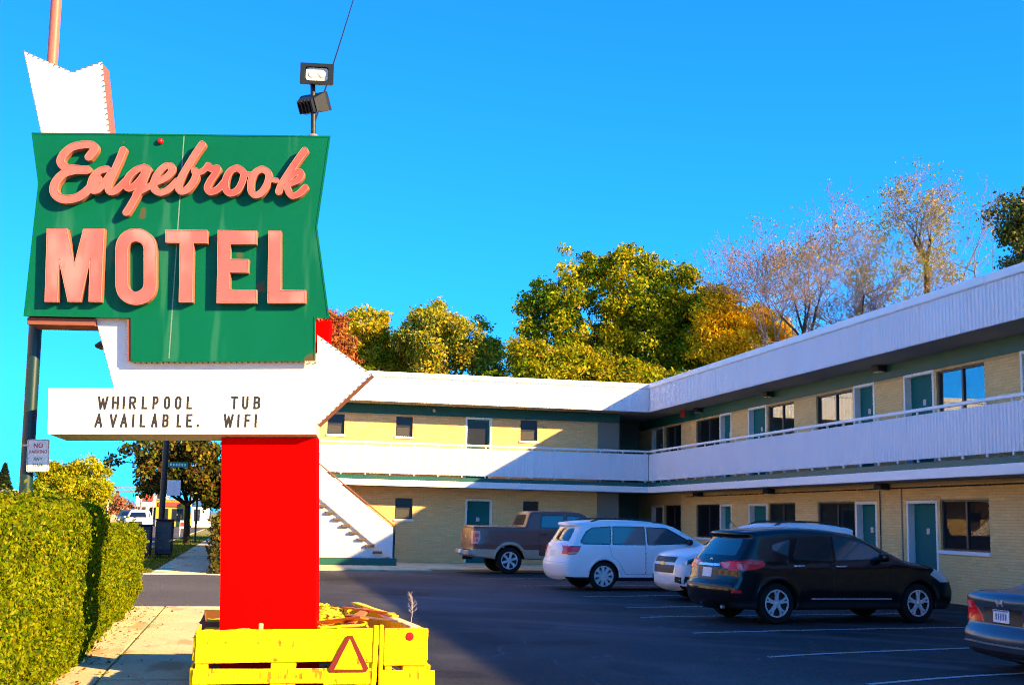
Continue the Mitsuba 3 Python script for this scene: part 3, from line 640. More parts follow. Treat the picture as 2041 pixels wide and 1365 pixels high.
board('corner_post', 1.185, 1.22, yf - .008, yf + .05, -.02, .725, 7, rot=-.015)
board('right_board', 1.225, 1.615, yf, yf + .022, .375, .70, 8)
board('right_board', 1.21, 1.69, yf - .006, yf + .02, .12, .335, 9)
board('right_board', 1.21, 1.66, yf + .004, yf + .03, -.02, .10, 10)
board('block', 1.24, 1.30, yf + .024, yf + .1, .02, .66, 11)
board('block', 1.40, 1.62, yf + .024, yf + .1, .02, .40, 12)
def side(name, pa, pb, z0, z1, seed, m='yellow_paint', t=.022):
    """a board standing between two plan points"""
    pa, pb = np.array(pa), np.array(pb); d = pb - pa; L = np.linalg.norm(d); d /= L
    b = bbox(0, L, 0, t, z0, z1, .006).subdivide().subdivide()
    v = np.array(b.vertices); b.vertices = v + (meshkit.noise(v * 6 + seed * 5.3) - .5)[:, None] * .01
    b.apply_transform(frame3((*pa, 0), (*d, 0), (-d[1], d[0], 0), (0, 0, 1))); return add(name, b, m, PL)
side('side_board', (1.62, yf + .01), (1.33, 14.2), .42, .69, 21)
side('side_board', (1.65, yf + .03), (1.36, 14.2), .20, .38, 22)
side('side_board', (1.63, yf + .03), (1.34, 14.2), -.02, .17, 23)
side('cap_board', (1.56, yf + .1), (1.27, 14.1), .69, .712, 24, 'wood_raw', .10)
side('cap_board', (1.47, yf + 1.0), (1.22, 13.7), .715, .735, 25, 'yellow_paint', .07)
side('side_board', (-.43, yf + 1.25), (-.43, yf + .02), .42, .62, 26)
side('side_board', (-.44, yf + 1.25), (-.44, yf + .02), .06, .36, 27)
side('side_board', (-.45, 14.3), (-.45, 13.05), .36, .58, 28, 'wood_dark')
side('side_board', (-.45, 14.3), (-.45, 13.05), .04, .33, 29)
side('back_board', (1.34, 14.2), (.25, 14.26), .36, .64, 30)
mat('wood_dark', (.16, .06, .015), .8)
side('back_board', (.24, 14.26), (-.45, 14.3), .36, .60, 33, 'wood_dark')
side('back_board', (1.34, 14.2), (-.45, 14.3), .02, .33, 31)
side('inner_board', (-.45, 13.05), (-.1, 13.05), .08, .58, 32, 'rust_brown')
# loose broken boards on top
def loose(a, b, wd, t, m, seed):
    a, b = np.array(a, float), np.array(b, float); d = b - a; L = np.linalg.norm(d); d /= L
    e = np.cross((0, .3, 1), d); e /= np.linalg.norm(e); n = np.cross(d, e)
    q = bbox(0, L, -wd / 2, wd / 2, -t / 2, t / 2, .004).subdivide(); v = np.array(q.vertices); q.vertices = v + (meshkit.noise(v * 9 + seed) - .5)[:, None] * .008
    return add('loose_board', moved(q, frame3(a, d, e, n)), m, PL)
loose((.90, 11.5, .66), (1.28, 13.1, .72), .11, .02, 'wood_orange', 1)
loose((.72, 12.0, .66), (1.10, 11.6, .74), .12, .02, 'wood_orange', 2)
loose((1.00, 12.3, .71), (1.42, 11.35, .73), .08, .018, 'wood_raw', 3)
loose((1.05, 13.4, .70), (1.42, 12.2, .735), .09, .02, 'wood_orange', 4)
loose((.66, 11.3, .67), (1.08, 11.45, .69), .06, .02, 'yellow_paint', 5)
# heaped mulch
g = 40
xx, yy = np.meshgrid(np.linspace(-.40, 1.5, g), np.linspace(11.08, 14.15, g))
pp = np.c_[xx.ravel(), yy.ravel(), np.zeros(g * g)]
h = .53 + .17 * np.exp(-((pp[:, 0] - .75) / .4) ** 2 - ((pp[:, 1] - 13.4) / .7) ** 2) + .05 * (meshkit.fbm(pp * 5, 4, 3) - .5) * 2
for c in (0,): pp[:, 2] = h
i = np.arange(g - 1); a = (i[:, None] * g + i[None]).ravel()
mulch = trimesh.Trimesh(pp, np.vstack([np.c_[a, a + 1, a + g + 1], np.c_[a, a + g + 1, a + g]]), process=False)
mat('mulch', (.62, .46, .012), .95)
add('mulch', mulch, 'mulch', PL, smooth=False)
r_ = rng(8); n = 900
p = np.c_[r_.uniform(.35, 1.25, n), r_.uniform(12.6, 14.1, n)]
pz = .54 + .18 * np.exp(-((p[:, 0] - .75) / .4) ** 2 - ((p[:, 1] - 13.4) / .7) ** 2)
def chips(pos, size, r, flat=.35):
    n = len(pos); d = r.normal(size=(n, 3)); d[:, 2] *= flat; d /= np.linalg.norm(d, axis=1, keepdims=True)
    e = np.cross(d, r.normal(size=(n, 3))); e /= np.linalg.norm(e, axis=1, keepdims=True)
    s = size * r.uniform(.6, 1.4, (n, 1))
    V = np.stack([pos - d * s, pos + e * s * .35, pos + d * s, pos - e * s * .35], 1).reshape(-1, 3); k = np.arange(n) * 4
    return trimesh.Trimesh(V, np.vstack([np.c_[k, k + 1, k + 2], np.c_[k, k + 2, k + 3]]), process=False)
m = chips(np.c_[p, pz], .05, r_)
cols = np.array([[.75, .58, .02], [.5, .34, .02], [.80, .64, .08], [.3, .16, .02]])[r_.integers(0, 4, n)]
add('straw', m, 'vc_matte', PL, color=np.repeat(cols, 4, 0), kind='stuff')
# warning triangle and reflectors
TRI = add('warning_triangle', moved(extr(sg.Polygon([(-.155, 0), (-.175, .03), (-.025, .31), (.025, .31), (.175, .03), (.155, 0)]), .006), frame3((.915, yf - .012, .325), (1, 0, 0), (0, 0, 1), (0, -1, 0))), 'dark_red', PL, label='slow vehicle warning triangle, yellow with dark red edges')
add('inner_face', moved(extr(sg.Polygon([(-.125, .022), (0, .285), (.125, .022)]), .004), frame3((.915, yf - .0182, .325), (1, 0, 0), (0, 0, 1), (0, -1, 0))), 'yellow_paint', TRI)
add('reflector', moved(lathe([(0, .012), (.03, .010), (.038, 0), (0, 0)], 20), frame3((1.45, yf - .001, .628), (1, 0, 0), (0, 0, 1), (0, -1, 0))), 'lamp_red', PL, label='round red reflector on the right front board', smooth=40)
add('peg', bbox(.12, .16, yf + .03, yf + .07, .62, .735, .006), 'wood_raw', PL)
# dry weed growing on the rim
tw = []; rw = rng(44)
base = np.array([1.53, 11.55, .70])
stem = [base + [.012 * math.sin(3 * t), .006 * t, .25 * t] for t in np.linspace(0, 1, 7)]
tw.append(tube(stem, np.linspace(.0032, .0014, 7), 5))
for t in np.linspace(.35, .98, 13):
    q0 = base + [.012 * math.sin(3 * t), .006 * t, .25 * t]; an = rw.uniform(-1.1, 1.1); l = rw.uniform(.035, .085) * (1.25 - .5 * t)
    q1 = q0 + [math.sin(an) * l * .6, rw.normal(0, .015), math.cos(an) * l * .6]; q2 = q1 + [math.sin(an * .6) * l * .5, rw.normal(0, .01), math.cos(an * .6) * l * .5]
    tw.append(tube([q0, q1, q2], [.0022, .0016, .0009], 4))
    for _ in range(2): tw.append(tube([q1, q1 + rw.normal(0, .014, 3) + [0, 0, .018]], [.0013, .0008], 4))
mat('dry_stem', (.5, .47, .44), .8)
WD = single('dry_weed', cat(tw), 'dry_stem', 'thin dry pale weed standing on the right rim of the yellow planter', 'weed')

# ================================================================ hedges
def leaves(pos, size, cols, r, nb=None, k=.5, aspect=.62):
    n = len(pos)
    nrm = r.normal(size=(n, 3))
    if nb is not None: nrm = nrm * k + nb
    nrm /= np.linalg.norm(nrm, axis=1, keepdims=True) + 1e-9
    t = np.cross(nrm, r.normal(size=(n, 3))); t /= np.linalg.norm(t, axis=1, keepdims=True) + 1e-9
    b = np.cross(nrm, t); s = np.asarray(size).reshape(-1, 1) * np.ones((n, 1))
    V = np.stack([pos - t * s, pos + b * s * aspect + nrm * s * .15, pos + t * s, pos - b * s * aspect + nrm * s * .15], 1).reshape(-1, 3); q = np.arange(n) * 4
    return trimesh.Trimesh(V, np.vstack([np.c_[q, q + 1, q + 2], np.c_[q, q + 2, q + 3]]), process=False), np.repeat(cols, 4, 0)
def pick(r, pal, w, n, jit=.18):
    c = np.array(pal)[r.choice(len(pal), n, p=np.array(w) / sum(w))]
    return np.clip(c * r.uniform(1 - jit, 1 + jit, (n, 1)) * r.uniform(1 - jit / 3, 1 + jit / 3, (n, 3)), 0, 1)
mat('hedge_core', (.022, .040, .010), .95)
HP = [(.19, .25, .004), (.27, .31, .008), (.11, .19, .006), (.38, .38, .03), (.30, .25, .01), (.06, .13, .01)]
HW = [4, 3.2, 2.5, 1.0, .8, 1.2]
def hedge(label, x0, x1, y0, y1, z1, dens, size, seed, pal=HP, w=HW, group=None, name='hedge', bulge=.10):
    r = rng(seed); key = thing(name, label, 'hedge', group)
    P_, N_ = [], []
    for nrm, area, f in (((1, 0, 0), (y1 - y0) * z1, lambda u, v: np.c_[np.full(len(u), x1), y0 + u * (y1 - y0), v * z1]),
                         ((0, -1, 0), (x1 - x0) * z1, lambda u, v: np.c_[x0 + u * (x1 - x0), np.full(len(u), y0), v * z1]),
                         ((0, 1, 0), (x1 - x0) * z1 * .5, lambda u, v: np.c_[x0 + u * (x1 - x0), np.full(len(u), y1), v * z1]),
                         ((-1, 0, 0), (y1 - y0) * z1 * .25, lambda u, v: np.c_[np.full(len(u), x0), y0 + u * (y1 - y0), v * z1]),
                         ((0, 0, 1), (x1 - x0) * (y1 - y0), lambda u, v: np.c_[x0 + v * (x1 - x0), y0 + u * (y1 - y0), np.full(len(u), z1)])):
        n = int(area * dens); p = f(r.random(n), r.random(n)); N_.append(np.tile(np.array(nrm, float), (n, 1)))
        p = p - np.array(nrm) * (np.abs(r.normal(0, .05, n)) - .02)[:, None]; P_.append(p)
    p, nb = np.vstack(P_), np.vstack(N_)
    b = (meshkit.fbm(p * [1.1, 1.1, 1.4], 3, seed) - .5) * 2 * bulge + (meshkit.noise(p * 6, seed + 3) - .5) * .07
    p = p + nb * b[:, None]
    shoot = r.random(len(p)) < .03; p[shoot] += nb[shoot] * r.uniform(.03, .12, (shoot.sum(), 1)) + r.normal(0, .015, (shoot.sum(), 3))
    # rounded upper edges and a slightly drawn-in foot
    cz = np.clip((p[:, 2] - (z1 - .22)) / .22, 0, 1); cx, cy = (x0 + x1) / 2, (y0 + y1) / 2
    p[:, 0] = cx + (p[:, 0] - cx) * (1 - .10 * cz ** 2); p[:, 1] = cy + (p[:, 1] - cy) * (1 - .02 * cz ** 2)
    foot = np.clip((.35 - p[:, 2]) / .35, 0, 1); p[:, 0] = cx + (p[:, 0] - cx) * (1 - .10 * foot)
    keep = p[:, 2] > .01; p, nb = p[keep], nb[keep]
    n = len(p)
    c = pick(r, pal, w, n) * (.75 + .5 * meshkit.fbm(p * 2.2, 3, seed + 9))[:, None]
    m, cc = leaves(p, size * r.uniform(.6, 1.35, n), c, r, nb, .75)
    add('foliage', m, 'leaf', key, color=cc)
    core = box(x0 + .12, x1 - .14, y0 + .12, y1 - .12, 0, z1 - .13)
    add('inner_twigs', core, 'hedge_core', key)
    st = [tube([(x, y, 0), (x + r.uniform(-.05, .05), y, .2)], .02, 6) for x, y in zip(r.uniform(x0 + .2, x1 - .1, 10), r.uniform(y0 + .2, y1 - .2, 10))]
    add('stems', cat(st), 'bark', key, kind='stuff')
    return key
hedge('broad clipped yellow-green hedge in the near left corner beside the pavement', -3.4, -1.74, 8.2, 15.85, 1.74, 5200, .0215, 11)
hedge('narrower sunlit clipped hedge behind the first one, next to the driveway', -3.5, -1.86, 16.75, 22.7, 1.40, 3000, .026, 12)
hedge('brownish green bushes along the right edge of the far pavement, beyond the driveway', -1.02, .2, 35.2, 58, 1.55, 420, .055, 13, pal=[(.10, .11, .02), (.18, .15, .03), (.16, .08, .03), (.06, .08, .015), (.26, .22, .03)], w=[3, 2, 2, 2, 1], bulge=.35)
# fallen leaves
r_ = rng(5); n = 420
p = np.c_[np.concatenate([-1.85 + np.abs(r_.normal(0, .22, 260)), r_.uniform(-1.9, .2, 160)]), r_.uniform(7, 23, n), r_.uniform(.012, .03, n)]
m, cc = leaves(p, r_.uniform(.015, .035, n), pick(r_, [(.30, .14, .03), (.38, .26, .04), (.2, .08, .02)], [2, 2, 1], n), r_, np.tile([0, 0, 1.0], (n, 1)), .3)
single('fallen_leaves', m, 'leaf', 'dry brown leaves scattered over the pavement slabs beside the hedges', 'leaves', kind='stuff', color=cc)

# ================================================================ vehicles (local frame: x from the rear bumper to the nose, y to the left, z up)
import shapely
mat('glass_dark', (.008, .014, .018), .02, spec=1.0, coat=1.0)
mat('glass_teal', (.008, .055, .075), .03, spec=1.0, coat=1.0)
mat('black_trim', (.012, .012, .014), .45)
mat('tyre', (.012, .012, .013), .85, spec=.2)
mat('alloy', (.66, .66, .68), .35, metallic=.35)
mat('chrome', (.85, .85, .86), .25, metallic=.7)
mat('lamp_tail', (.85, .006, .012), .15, coat=.6)
mat('lamp_pink', (.75, .22, .20), .12, coat=1.0)
mat('lamp_clear', (.62, .66, .70), .08, coat=1.0, metallic=.3)
mat('lamp_amber', (.7, .22, .03), .15, coat=1.0)
mat('plate_white', (.70, .74, .78), .4)
mat('plate_blue', (.05, .16, .38), .4)
mat('underbody', (.008, .008, .009), .9, spec=.1)
mat('paint_white', (.78, .79, .81), .22, coat=1.0)
mat('paint_black', (.003, .003, .005), .10, spec=.35, coat=.55)
mat('paint_brown', (.15, .046, .034), .3, coat=.6)
mat('paint_tan', (.42, .30, .21), .35, coat=.5)
mat('paint_navy', (.05, .085, .12), .22, coat=1.0, metallic=.4)
mat('paint_silver', (.40, .42, .45), .25, coat=1.0, metallic=.5)
mat('paint_red', (.45, .03, .03), .25, coat=1.0)

def raw(v, f, n, m, flip=False):
    path = meshkit.write_ply((v, f), False, normals=n)
    return {'type': 'ply', 'filename': path, 'face_normals': False, 'bsdf': {'type': 'ref', 'id': m}}
def resample(p, step):
    l = sg.LineString(p); n = max(2, int(l.length / step)); return np.array([l.interpolate(t, normalized=True).coords[0] for t in np.linspace(0, 1, n + 1)])

class Car:
    def __init__(self, key, sil, wheels, W, L, belt, paint, place, ra=.375, rt=.345, zlow=.24, tumble=.34, rtop=.10, low=None, low_m='black_trim', doors=(), step=.055, crown=.085, lines=()):
        self.key, self.L, self.W, self.belt, self.tum, self.wheels, self.ra, self.rt, self.zlow, self.place, self.paint = key, L, W, belt, tumble, wheels, ra, rt, zlow, place, paint
        self.rtop = rtop
        top = resample(catmull(sil, 10), step * .7)
        lowp = [tuple(top[-1])]
        for xw in sorted(wheels, reverse=True):
            c = math.sqrt(ra ** 2 - (rt - zlow) ** 2); a0 = math.atan2(zlow - rt, c)
            lowp += [(xw + c, zlow)] + [(xw + ra * math.cos(a), rt + ra * math.sin(a)) for a in np.linspace(a0, math.pi - a0, 22)] + [(xw - c, zlow)]
        lowp.append(tuple(top[0]))
        bot = resample(lowp, step * .7)
        self.top, self.bot = sg.LineString(top), sg.LineString(bot)
        poly = sg.Polygon(np.vstack([top, bot[1:-1]]))
        if not poly.is_valid: poly = poly.buffer(0)
        self.poly = poly
        pts = [top, bot[1:-1]]
        for d in (.012, .03, .06, .10, .15):
            q = poly.buffer(-d)
            for g in getattr(q, 'geoms', [q]): pts.append(resample(g.exterior.coords, step)[:-1])
        nb = len(top) + len(bot) - 2
        for dp in doors:
            pts.append(resample(list(dp) + [dp[0]], step * .5)[:-1])
        for ln in lines: q = resample(ln, step * .45); pts.append(q[shapely.contains_xy(poly.buffer(-.008), q[:, 0], q[:, 1])])
        gx, gz = np.meshgrid(np.arange(0, L, step * 1.3), np.arange(0, 2.1, step * 1.3)); gp = np.c_[gx.ravel(), gz.ravel()]
        pts.append(gp[shapely.contains_xy(poly.buffer(-.18), gp[:, 0], gp[:, 1])])
        p = np.vstack(pts)
        _, keep = np.unique(np.round(p / .008).astype(int), axis=0, return_index=True); keep = np.unique(np.r_[np.arange(nb), keep]); p = p[keep]
        tri = Delaunay(p + rng(1).normal(0, 1e-6, p.shape)).simplices; c = p[tri].mean(1)
        tri = tri[shapely.contains_xy(poly, c[:, 0], c[:, 1])]
        a, b, cc = p[tri[:, 0]], p[tri[:, 1]], p[tri[:, 2]]
        ar = (b[:, 0] - a[:, 0]) * (cc[:, 1] - a[:, 1]) - (b[:, 1] - a[:, 1]) * (cc[:, 0] - a[:, 0])
        tri[ar < 0] = tri[ar < 0][:, [0, 2, 1]]; tri = tri[np.abs(ar) > 1e-7]
        y = self.half(p[:, 0], p[:, 1])
        nt = len(top); ntop = nt
        V = [np.c_[p[:, 0], -y, p[:, 1]], np.c_[p[:, 0], y, p[:, 1]]]; n = len(p)
        F = [tri, tri[:, [0, 2, 1]] + n]; tag = [np.zeros(len(tri), int), np.ones(len(tri), int)]
        # strips across: the upper outline shares the side vertices, the lower one has its own
        K = 10; tt = np.linspace(-1, 1, K + 1)
        tan = np.gradient(top, axis=0); tan /= np.linalg.norm(tan, axis=1, keepdims=True) + 1e-9
        nor = np.c_[-tan[:, 1], tan[:, 0]]
        if sg.Polygon(np.vstack([top, bot[1:-1]])).exterior.is_ccw: nor = -nor
        yb = y[:ntop]; base = 2 * n; S = []
        for t in tt[1:-1]:
            cr = (1 - t * t) * (.02 + (crown - .02) * np.abs(nor[:, 0]) ** 1.5)
            q = top + nor * cr[:, None]; S.append(np.c_[q[:, 0], yb * t, q[:, 1]])
        V += S
        idx = [np.arange(ntop)] + [base + i * ntop + np.arange(ntop) for i in range(K - 1)] + [n + np.arange(ntop)]
        for i in range(K):
            a, b = idx[i], idx[i + 1]
            F += [np.c_[a[:-1], a[1:], b[1:]], np.c_[a[:-1], b[1:], b[:-1]]]; tag += [np.full(2 * (ntop - 1), 2)]
        V, F, tag = np.vstack(V), np.vstack(F), np.concatenate(tag)
        fn = np.cross(V[F[:, 1]] - V[F[:, 0]], V[F[:, 2]] - V[F[:, 0]])
        # outward orientation
        cen = V[F].mean(1); cz = .75
        s = np.where(tag == 0, -fn[:, 1], np.where(tag == 1, fn[:, 1], 0)); st = tag == 2
        if (s[tag == 0] < 0).mean() > .5: F[tag == 0] = F[tag == 0][:, [0, 2, 1]]
        if (s[tag == 1] < 0).mean() > .5: F[tag == 1] = F[tag == 1][:, [0, 2, 1]]
        out = (fn[st] * np.c_[cen[st][:, 0] - L / 2, 0 * cen[st][:, 0], (cen[st][:, 2] - cz) * 2]).sum(1)
        if (out < 0).mean() > .5: F[st] = F[st][:, [0, 2, 1]]
        fn = np.cross(V[F[:, 1]] - V[F[:, 0]], V[F[:, 2]] - V[F[:, 0]])
        N = np.zeros_like(V)
        for k in range(3): np.add.at(N, F[:, k], fn)
        N /= np.linalg.norm(N, axis=1, keepdims=True) + 1e-12
        self.V, self.F = V, F
        self.mesh = trimesh.Trimesh(V, F, process=False)
        side = tag < 2; x, z = cen[:, 0], cen[:, 2]
        grp = np.zeros(len(F), int)
        for i, dp in enumerate(doors):
            inn = shapely.contains_xy(sg.Polygon(dp), x, z)
            grp[inn & (tag == 0)] = 10 + 2 * i; grp[inn & (tag == 1)] = 11 + 2 * i
        if low is not None:
            lw = low(x, z) & side; grp[lw & (grp < 10)] = 1
        self.to = T(place)
        def emit(name, mask, m, parent=key):
            if mask.any():
                f = F[mask]; u, inv = np.unique(f, return_inverse=True); return add(name, raw(V[u], inv.reshape(-1, 3), N[u], m), None, parent, to_world=self.to)
        emit('body', grp == 0, paint)
        if low is not None: emit('lower_cladding', (grp == 1) & (tag == 0), low_m); emit('lower_cladding', (grp == 1) & (tag == 1), low_m)
        self.door_keys = {}
        for i, dp in enumerate(doors):
            for s in (0, 1): self.door_keys[(i, s)] = emit('door', grp == 10 + 2 * i + s, paint)
            gap = sg.LineString(list(dp) + [dp[0]]).buffer(.004)
            for s in 'RL': self.shell('door_gap', gap, s, .0015, 'black_trim', skirt=0)
        # underside and wheel wells
        yb = self.half(bot[:, 0], bot[:, 1]); m = len(bot)
        UV = np.vstack([np.c_[bot[:, 0], -yb, bot[:, 1]], np.c_[bot[:, 0], yb, bot[:, 1]]]); i = np.arange(m - 1)
        add('underbody', trimesh.Trimesh(UV, np.vstack([np.c_[i, i + 1, i + 1 + m], np.c_[i, i + 1 + m, i + m]]), process=False), 'underbody', key, to_world=self.to)
    def half(self, x, z):
        hw, L = self.W / 2, self.L
        t = np.clip((x - (L - 1.05)) / 1.05, 0, 1); plan = 1 - .18 * t ** 2.4
        t = np.clip((.65 - x) / .65, 0, 1); plan = plan - .10 * t ** 2.2
        lowt = np.clip((.56 - z) / .36, 0, 1); mid = np.clip((z - .62) / max(self.belt - .62, .1), 0, 1)
        s = hw * plan * (1 - .055 * lowt ** 1.6 - .028 * mid ** 2)
        s = s - np.clip(z - self.belt, 0, 2) * self.tum - .010 * np.clip((z - self.belt) / .03, 0, 1)
        s = s + .010 * np.exp(-((z - .90) / .045) ** 2) * np.clip((self.belt + .05 - z) / .05, 0, 1)
        for xw in self.wheels:
            r = np.hypot(x - xw, z - self.rt); s = s + .022 * np.exp(-(np.maximum(r - self.ra - .01, 0) / .05) ** 2)
        P2 = shapely.points(np.c_[x, z]); dt, db = shapely.distance(self.top, P2), shapely.distance(self.bot, P2)
        def ro(d, r):
            q = np.clip(r - d, 0, r); return r - np.sqrt(np.maximum(r * r - q * q, 0))
        return s - ro(dt, self.rtop) - ro(db, .03)
    def shell(self, name, poly, side, off, m, parent=None, skirt=.006, grid=.07, label=None, mirror=False, both=False):
        """a thin raised piece that follows the body: poly in (x, z) for the sides R and L, (y, z) for F and B, (x, y) for T"""
        poly = poly if hasattr(poly, 'area') else sg.Polygon(poly)
        if both: self.shell(name, poly, 'R', off, m, parent, skirt, grid, label); side = 'L'
        vs, fs, n = [], [], 0
        for g in getattr(poly, 'geoms', [poly]):
            v, f = trimesh.creation.triangulate_polygon(g, engine='earcut')
            v3, f = trimesh.remesh.subdivide_to_size(np.c_[v, np.zeros(len(v))], f, grid, max_iter=12)
            vs.append(v3[:, :2]); fs.append(f + n); n += len(v3)
        v, f = np.vstack(vs), np.vstack(fs)
        o, d = {'R': (lambda: (np.c_[v[:, 0], np.full(len(v), -3.0), v[:, 1]], (0, 1, 0))), 'L': (lambda: (np.c_[v[:, 0], np.full(len(v), 3.0), v[:, 1]], (0, -1, 0))),
                'F': (lambda: (np.c_[np.full(len(v), self.L + 2), v[:, 0], v[:, 1]], (-1, 0, 0))), 'B': (lambda: (np.c_[np.full(len(v), -2.0), v[:, 0], v[:, 1]], (1, 0, 0))),
                'T': (lambda: (np.c_[v[:, 0], v[:, 1], np.full(len(v), 4.0)], (0, 0, -1)))}[side]()
        d = np.array(d, float)
        loc, ir, it = self.mesh.ray.intersects_location(o, np.tile(d, (len(o), 1)), multiple_hits=False)
        q = np.full((len(v), 3), np.nan); q[ir] = loc
        ok = ~np.isnan(q[f]).any((1, 2)); f = f[ok]
        if not len(f): return None
        nn = np.zeros_like(q); nn[ir] = self.mesh.face_normals[it]
        q = q + (-d * .6 + np.nan_to_num(nn) * .4) * off
        used = np.unique(f); remap = np.full(len(q), -1); remap[used] = np.arange(len(used)); q, f = q[used], remap[f]
        tm = trimesh.Trimesh(q, f, process=True, merge_tex=True)
        fa = tm.face_normals.mean(0)
        if fa @ d > 0: tm.invert()
        if skirt:
            e = tm.edges_sorted; u, cnt = np.unique(e, axis=0, return_counts=True); be = u[cnt == 1]; nv = len(tm.vertices)
            V2 = np.vstack([tm.vertices, tm.vertices + d * (skirt + off)])
            sk = np.vstack([np.c_[be[:, 0], be[:, 1], be[:, 1] + nv], np.c_[be[:, 0], be[:, 1] + nv, be[:, 0] + nv]])
            tm = trimesh.Trimesh(V2, np.vstack([tm.faces, sk]), process=False)
        return add(name, tm, m, parent or self.key, smooth=35, to_world=self.to, label=label)
    def window(self, poly, side, m='glass_dark', trim=True, both=False):
        for s in (('R', 'L') if both else (side,)):
            p = sg.Polygon(poly).buffer(-.02).buffer(.02)
            k = self.shell('window', p, s, .005, m)
            if trim and k: self.shell('frame', p.buffer(.02).difference(p.buffer(-.001)), s, .003, 'black_trim', parent=k)
    def bits(self, name, mesh, m, parent=None, smooth=False, label=None): return add(name, mesh, m, parent or self.key, smooth=smooth, to_world=self.to, label=label)
    def wheelset(self, w=.21, spokes=5, rim_r=None, style=0, disc='black_trim'):
        R = self.rt; rr = rim_r or R * .70
        prof = [(rr * .98, -w / 2 + .012), (rr * 1.04, -w / 2), (R - .025, -w / 2 + .006), (R - .006, -w / 2 + .028), (R, -w / 2 + .05), (R, w / 2 - .05), (R - .006, w / 2 - .028), (R - .025, w / 2 - .006), (rr * 1.04, w / 2), (rr * .98, w / 2 - .012), (rr * .95, 0), (rr * .98, -w / 2 + .012)]
        tyre = lathe(prof, 40, 'y')
        ring = sg.Point(0, 0).buffer(rr, quad_segs=16).difference(sg.Point(0, 0).buffer(rr * .90, quad_segs=16)); parts = [ring, sg.Point(0, 0).buffer(rr * .24, quad_segs=10)]
        for i in range(spokes):
            a = 2 * math.pi * i / spokes + .3
            if style == 0: q = [(rr * .15, -.03), (rr * .92, -.042), (rr * .92, .042), (rr * .15, .03)]
            elif style == 1: q = [(rr * .15, -.036), (rr * .55, -.030), (rr * .92, -.062), (rr * .92, -.022), (rr * .62, 0), (rr * .92, .022), (rr * .92, .062), (rr * .55, .03), (rr * .15, .036)]
            else: q = [(rr * .15, -.025), (rr * .92, -.03), (rr * .92, .03), (rr * .15, .025)]
            parts.append(shapely.affinity.rotate(sg.Polygon(q), math.degrees(a), origin=(0, 0)))
        rim = extr(unary_union(parts), .03); rim = rim.subdivide()
        v = np.array(rim.vertices); r = np.hypot(v[:, 0], v[:, 1]); v[:, 2] += -.022 * np.clip(1 - r / rr, 0, 1) ** 1 * 0 + .018 * np.clip((r / rr - .5), -1, 1) * 0; rim.vertices = v
        for xw in self.wheels:
            for s in (-1, 1):
                yo = s * (self.W / 2 - .035 - w / 2)
                k = self.bits('wheel', moved(tyre, trimesh.transformations.translation_matrix((xw, yo, R))), 'tyre', smooth=40)
                M = frame3((xw, yo + s * (w / 2 - .035), R), (1, 0, 0), (0, 0, 1), (0, -1, 0)) if s < 0 else frame3((xw, yo + s * (w / 2 - .035), R), (-1, 0, 0), (0, 0, 1), (0, 1, 0))
                self.bits('rim', moved(rim, M), 'alloy', k)
                self.bits('hub_cap', moved(moved(lathe([(0, .042), (.025, .040), (.034, .03), (.034, 0), (0, 0)], 14), trimesh.transformations.translation_matrix((0, 0, 0))), M), 'alloy', k, smooth=40)
                self.bits('brake_disc', moved(lathe([(0, 0), (rr * .95, 0), (rr * .95, -.01), (0, -.01)], 28), M @ trimesh.transformations.translation_matrix((0, 0, -.03))), disc, k)
    def mirrors(self, x, z, m=None, w=.20):
        for s in (-1, 1):
            y0 = float(self.half(np.array([x]), np.array([z]))[0])
            b = trimesh.creation.icosphere(3); v = np.array(b.vertices); v = np.sign(v) * np.abs(v) ** .7; b.vertices = v * [.075, .105, .075] * np.array([1, w / .20, 1])
            b.apply_translation((x - .05, s * (y0 + .13), z + .05)); k = self.bits('mirror', b, m or self.paint, smooth=40)
            self.bits('stalk', tube([(x - .02, s * (y0 - .02), z), (x - .03, s * (y0 + .08), z + .02)], .022, 8), 'black_trim', k)
    def handles(self, xs, z, m):
        for i, x in enumerate(xs):
            for j, s in enumerate((-1, 1)):
                y0 = float(self.half(np.array([x]), np.array([z]))[0])
                k = self.door_keys.get((i, j))
                self.bits('handle', tube([(x - .10, s * (y0 + .004), z), (x - .085, s * (y0 + .03), z), (x + .085, s * (y0 + .03), z + .004), (x + .10, s * (y0 + .004), z + .004)], .013, 8), m, k, smooth=40)
    def rails(self, x0, x1, m='black_trim', inset=.16):
        for s in (-1, 1):
            xs = np.linspace(x0, x1, 9); zz, yy = [], []
            for x in xs:
                hit = self.top.intersection(sg.LineString([(x, 1.2), (x, 3)])); z = max(g.y for g in getattr(hit, 'geoms', [hit])); zz.append(z + .045); yy.append(float(self.half(np.array([x]), np.array([z - .001]))[0]) + .02)
            pts = np.c_[xs, s * np.array(yy), zz]; pts[0, 2] -= .05; pts[-1, 2] -= .05
            self.bits('roof_rail', tube(pts, .018, 8), m, smooth=40)

def place_car(x, y, deg, front=False):
    """the rear (or, front=True, the nose) bumper centre at (x, y), heading deg from +x"""
    a = math.radians(deg); c, s = math.cos(a), math.sin(a)
    return [[c, -s, 0, x], [s, c, 0, y], [0, 0, 1, .004], [0, 0, 0, 1]]

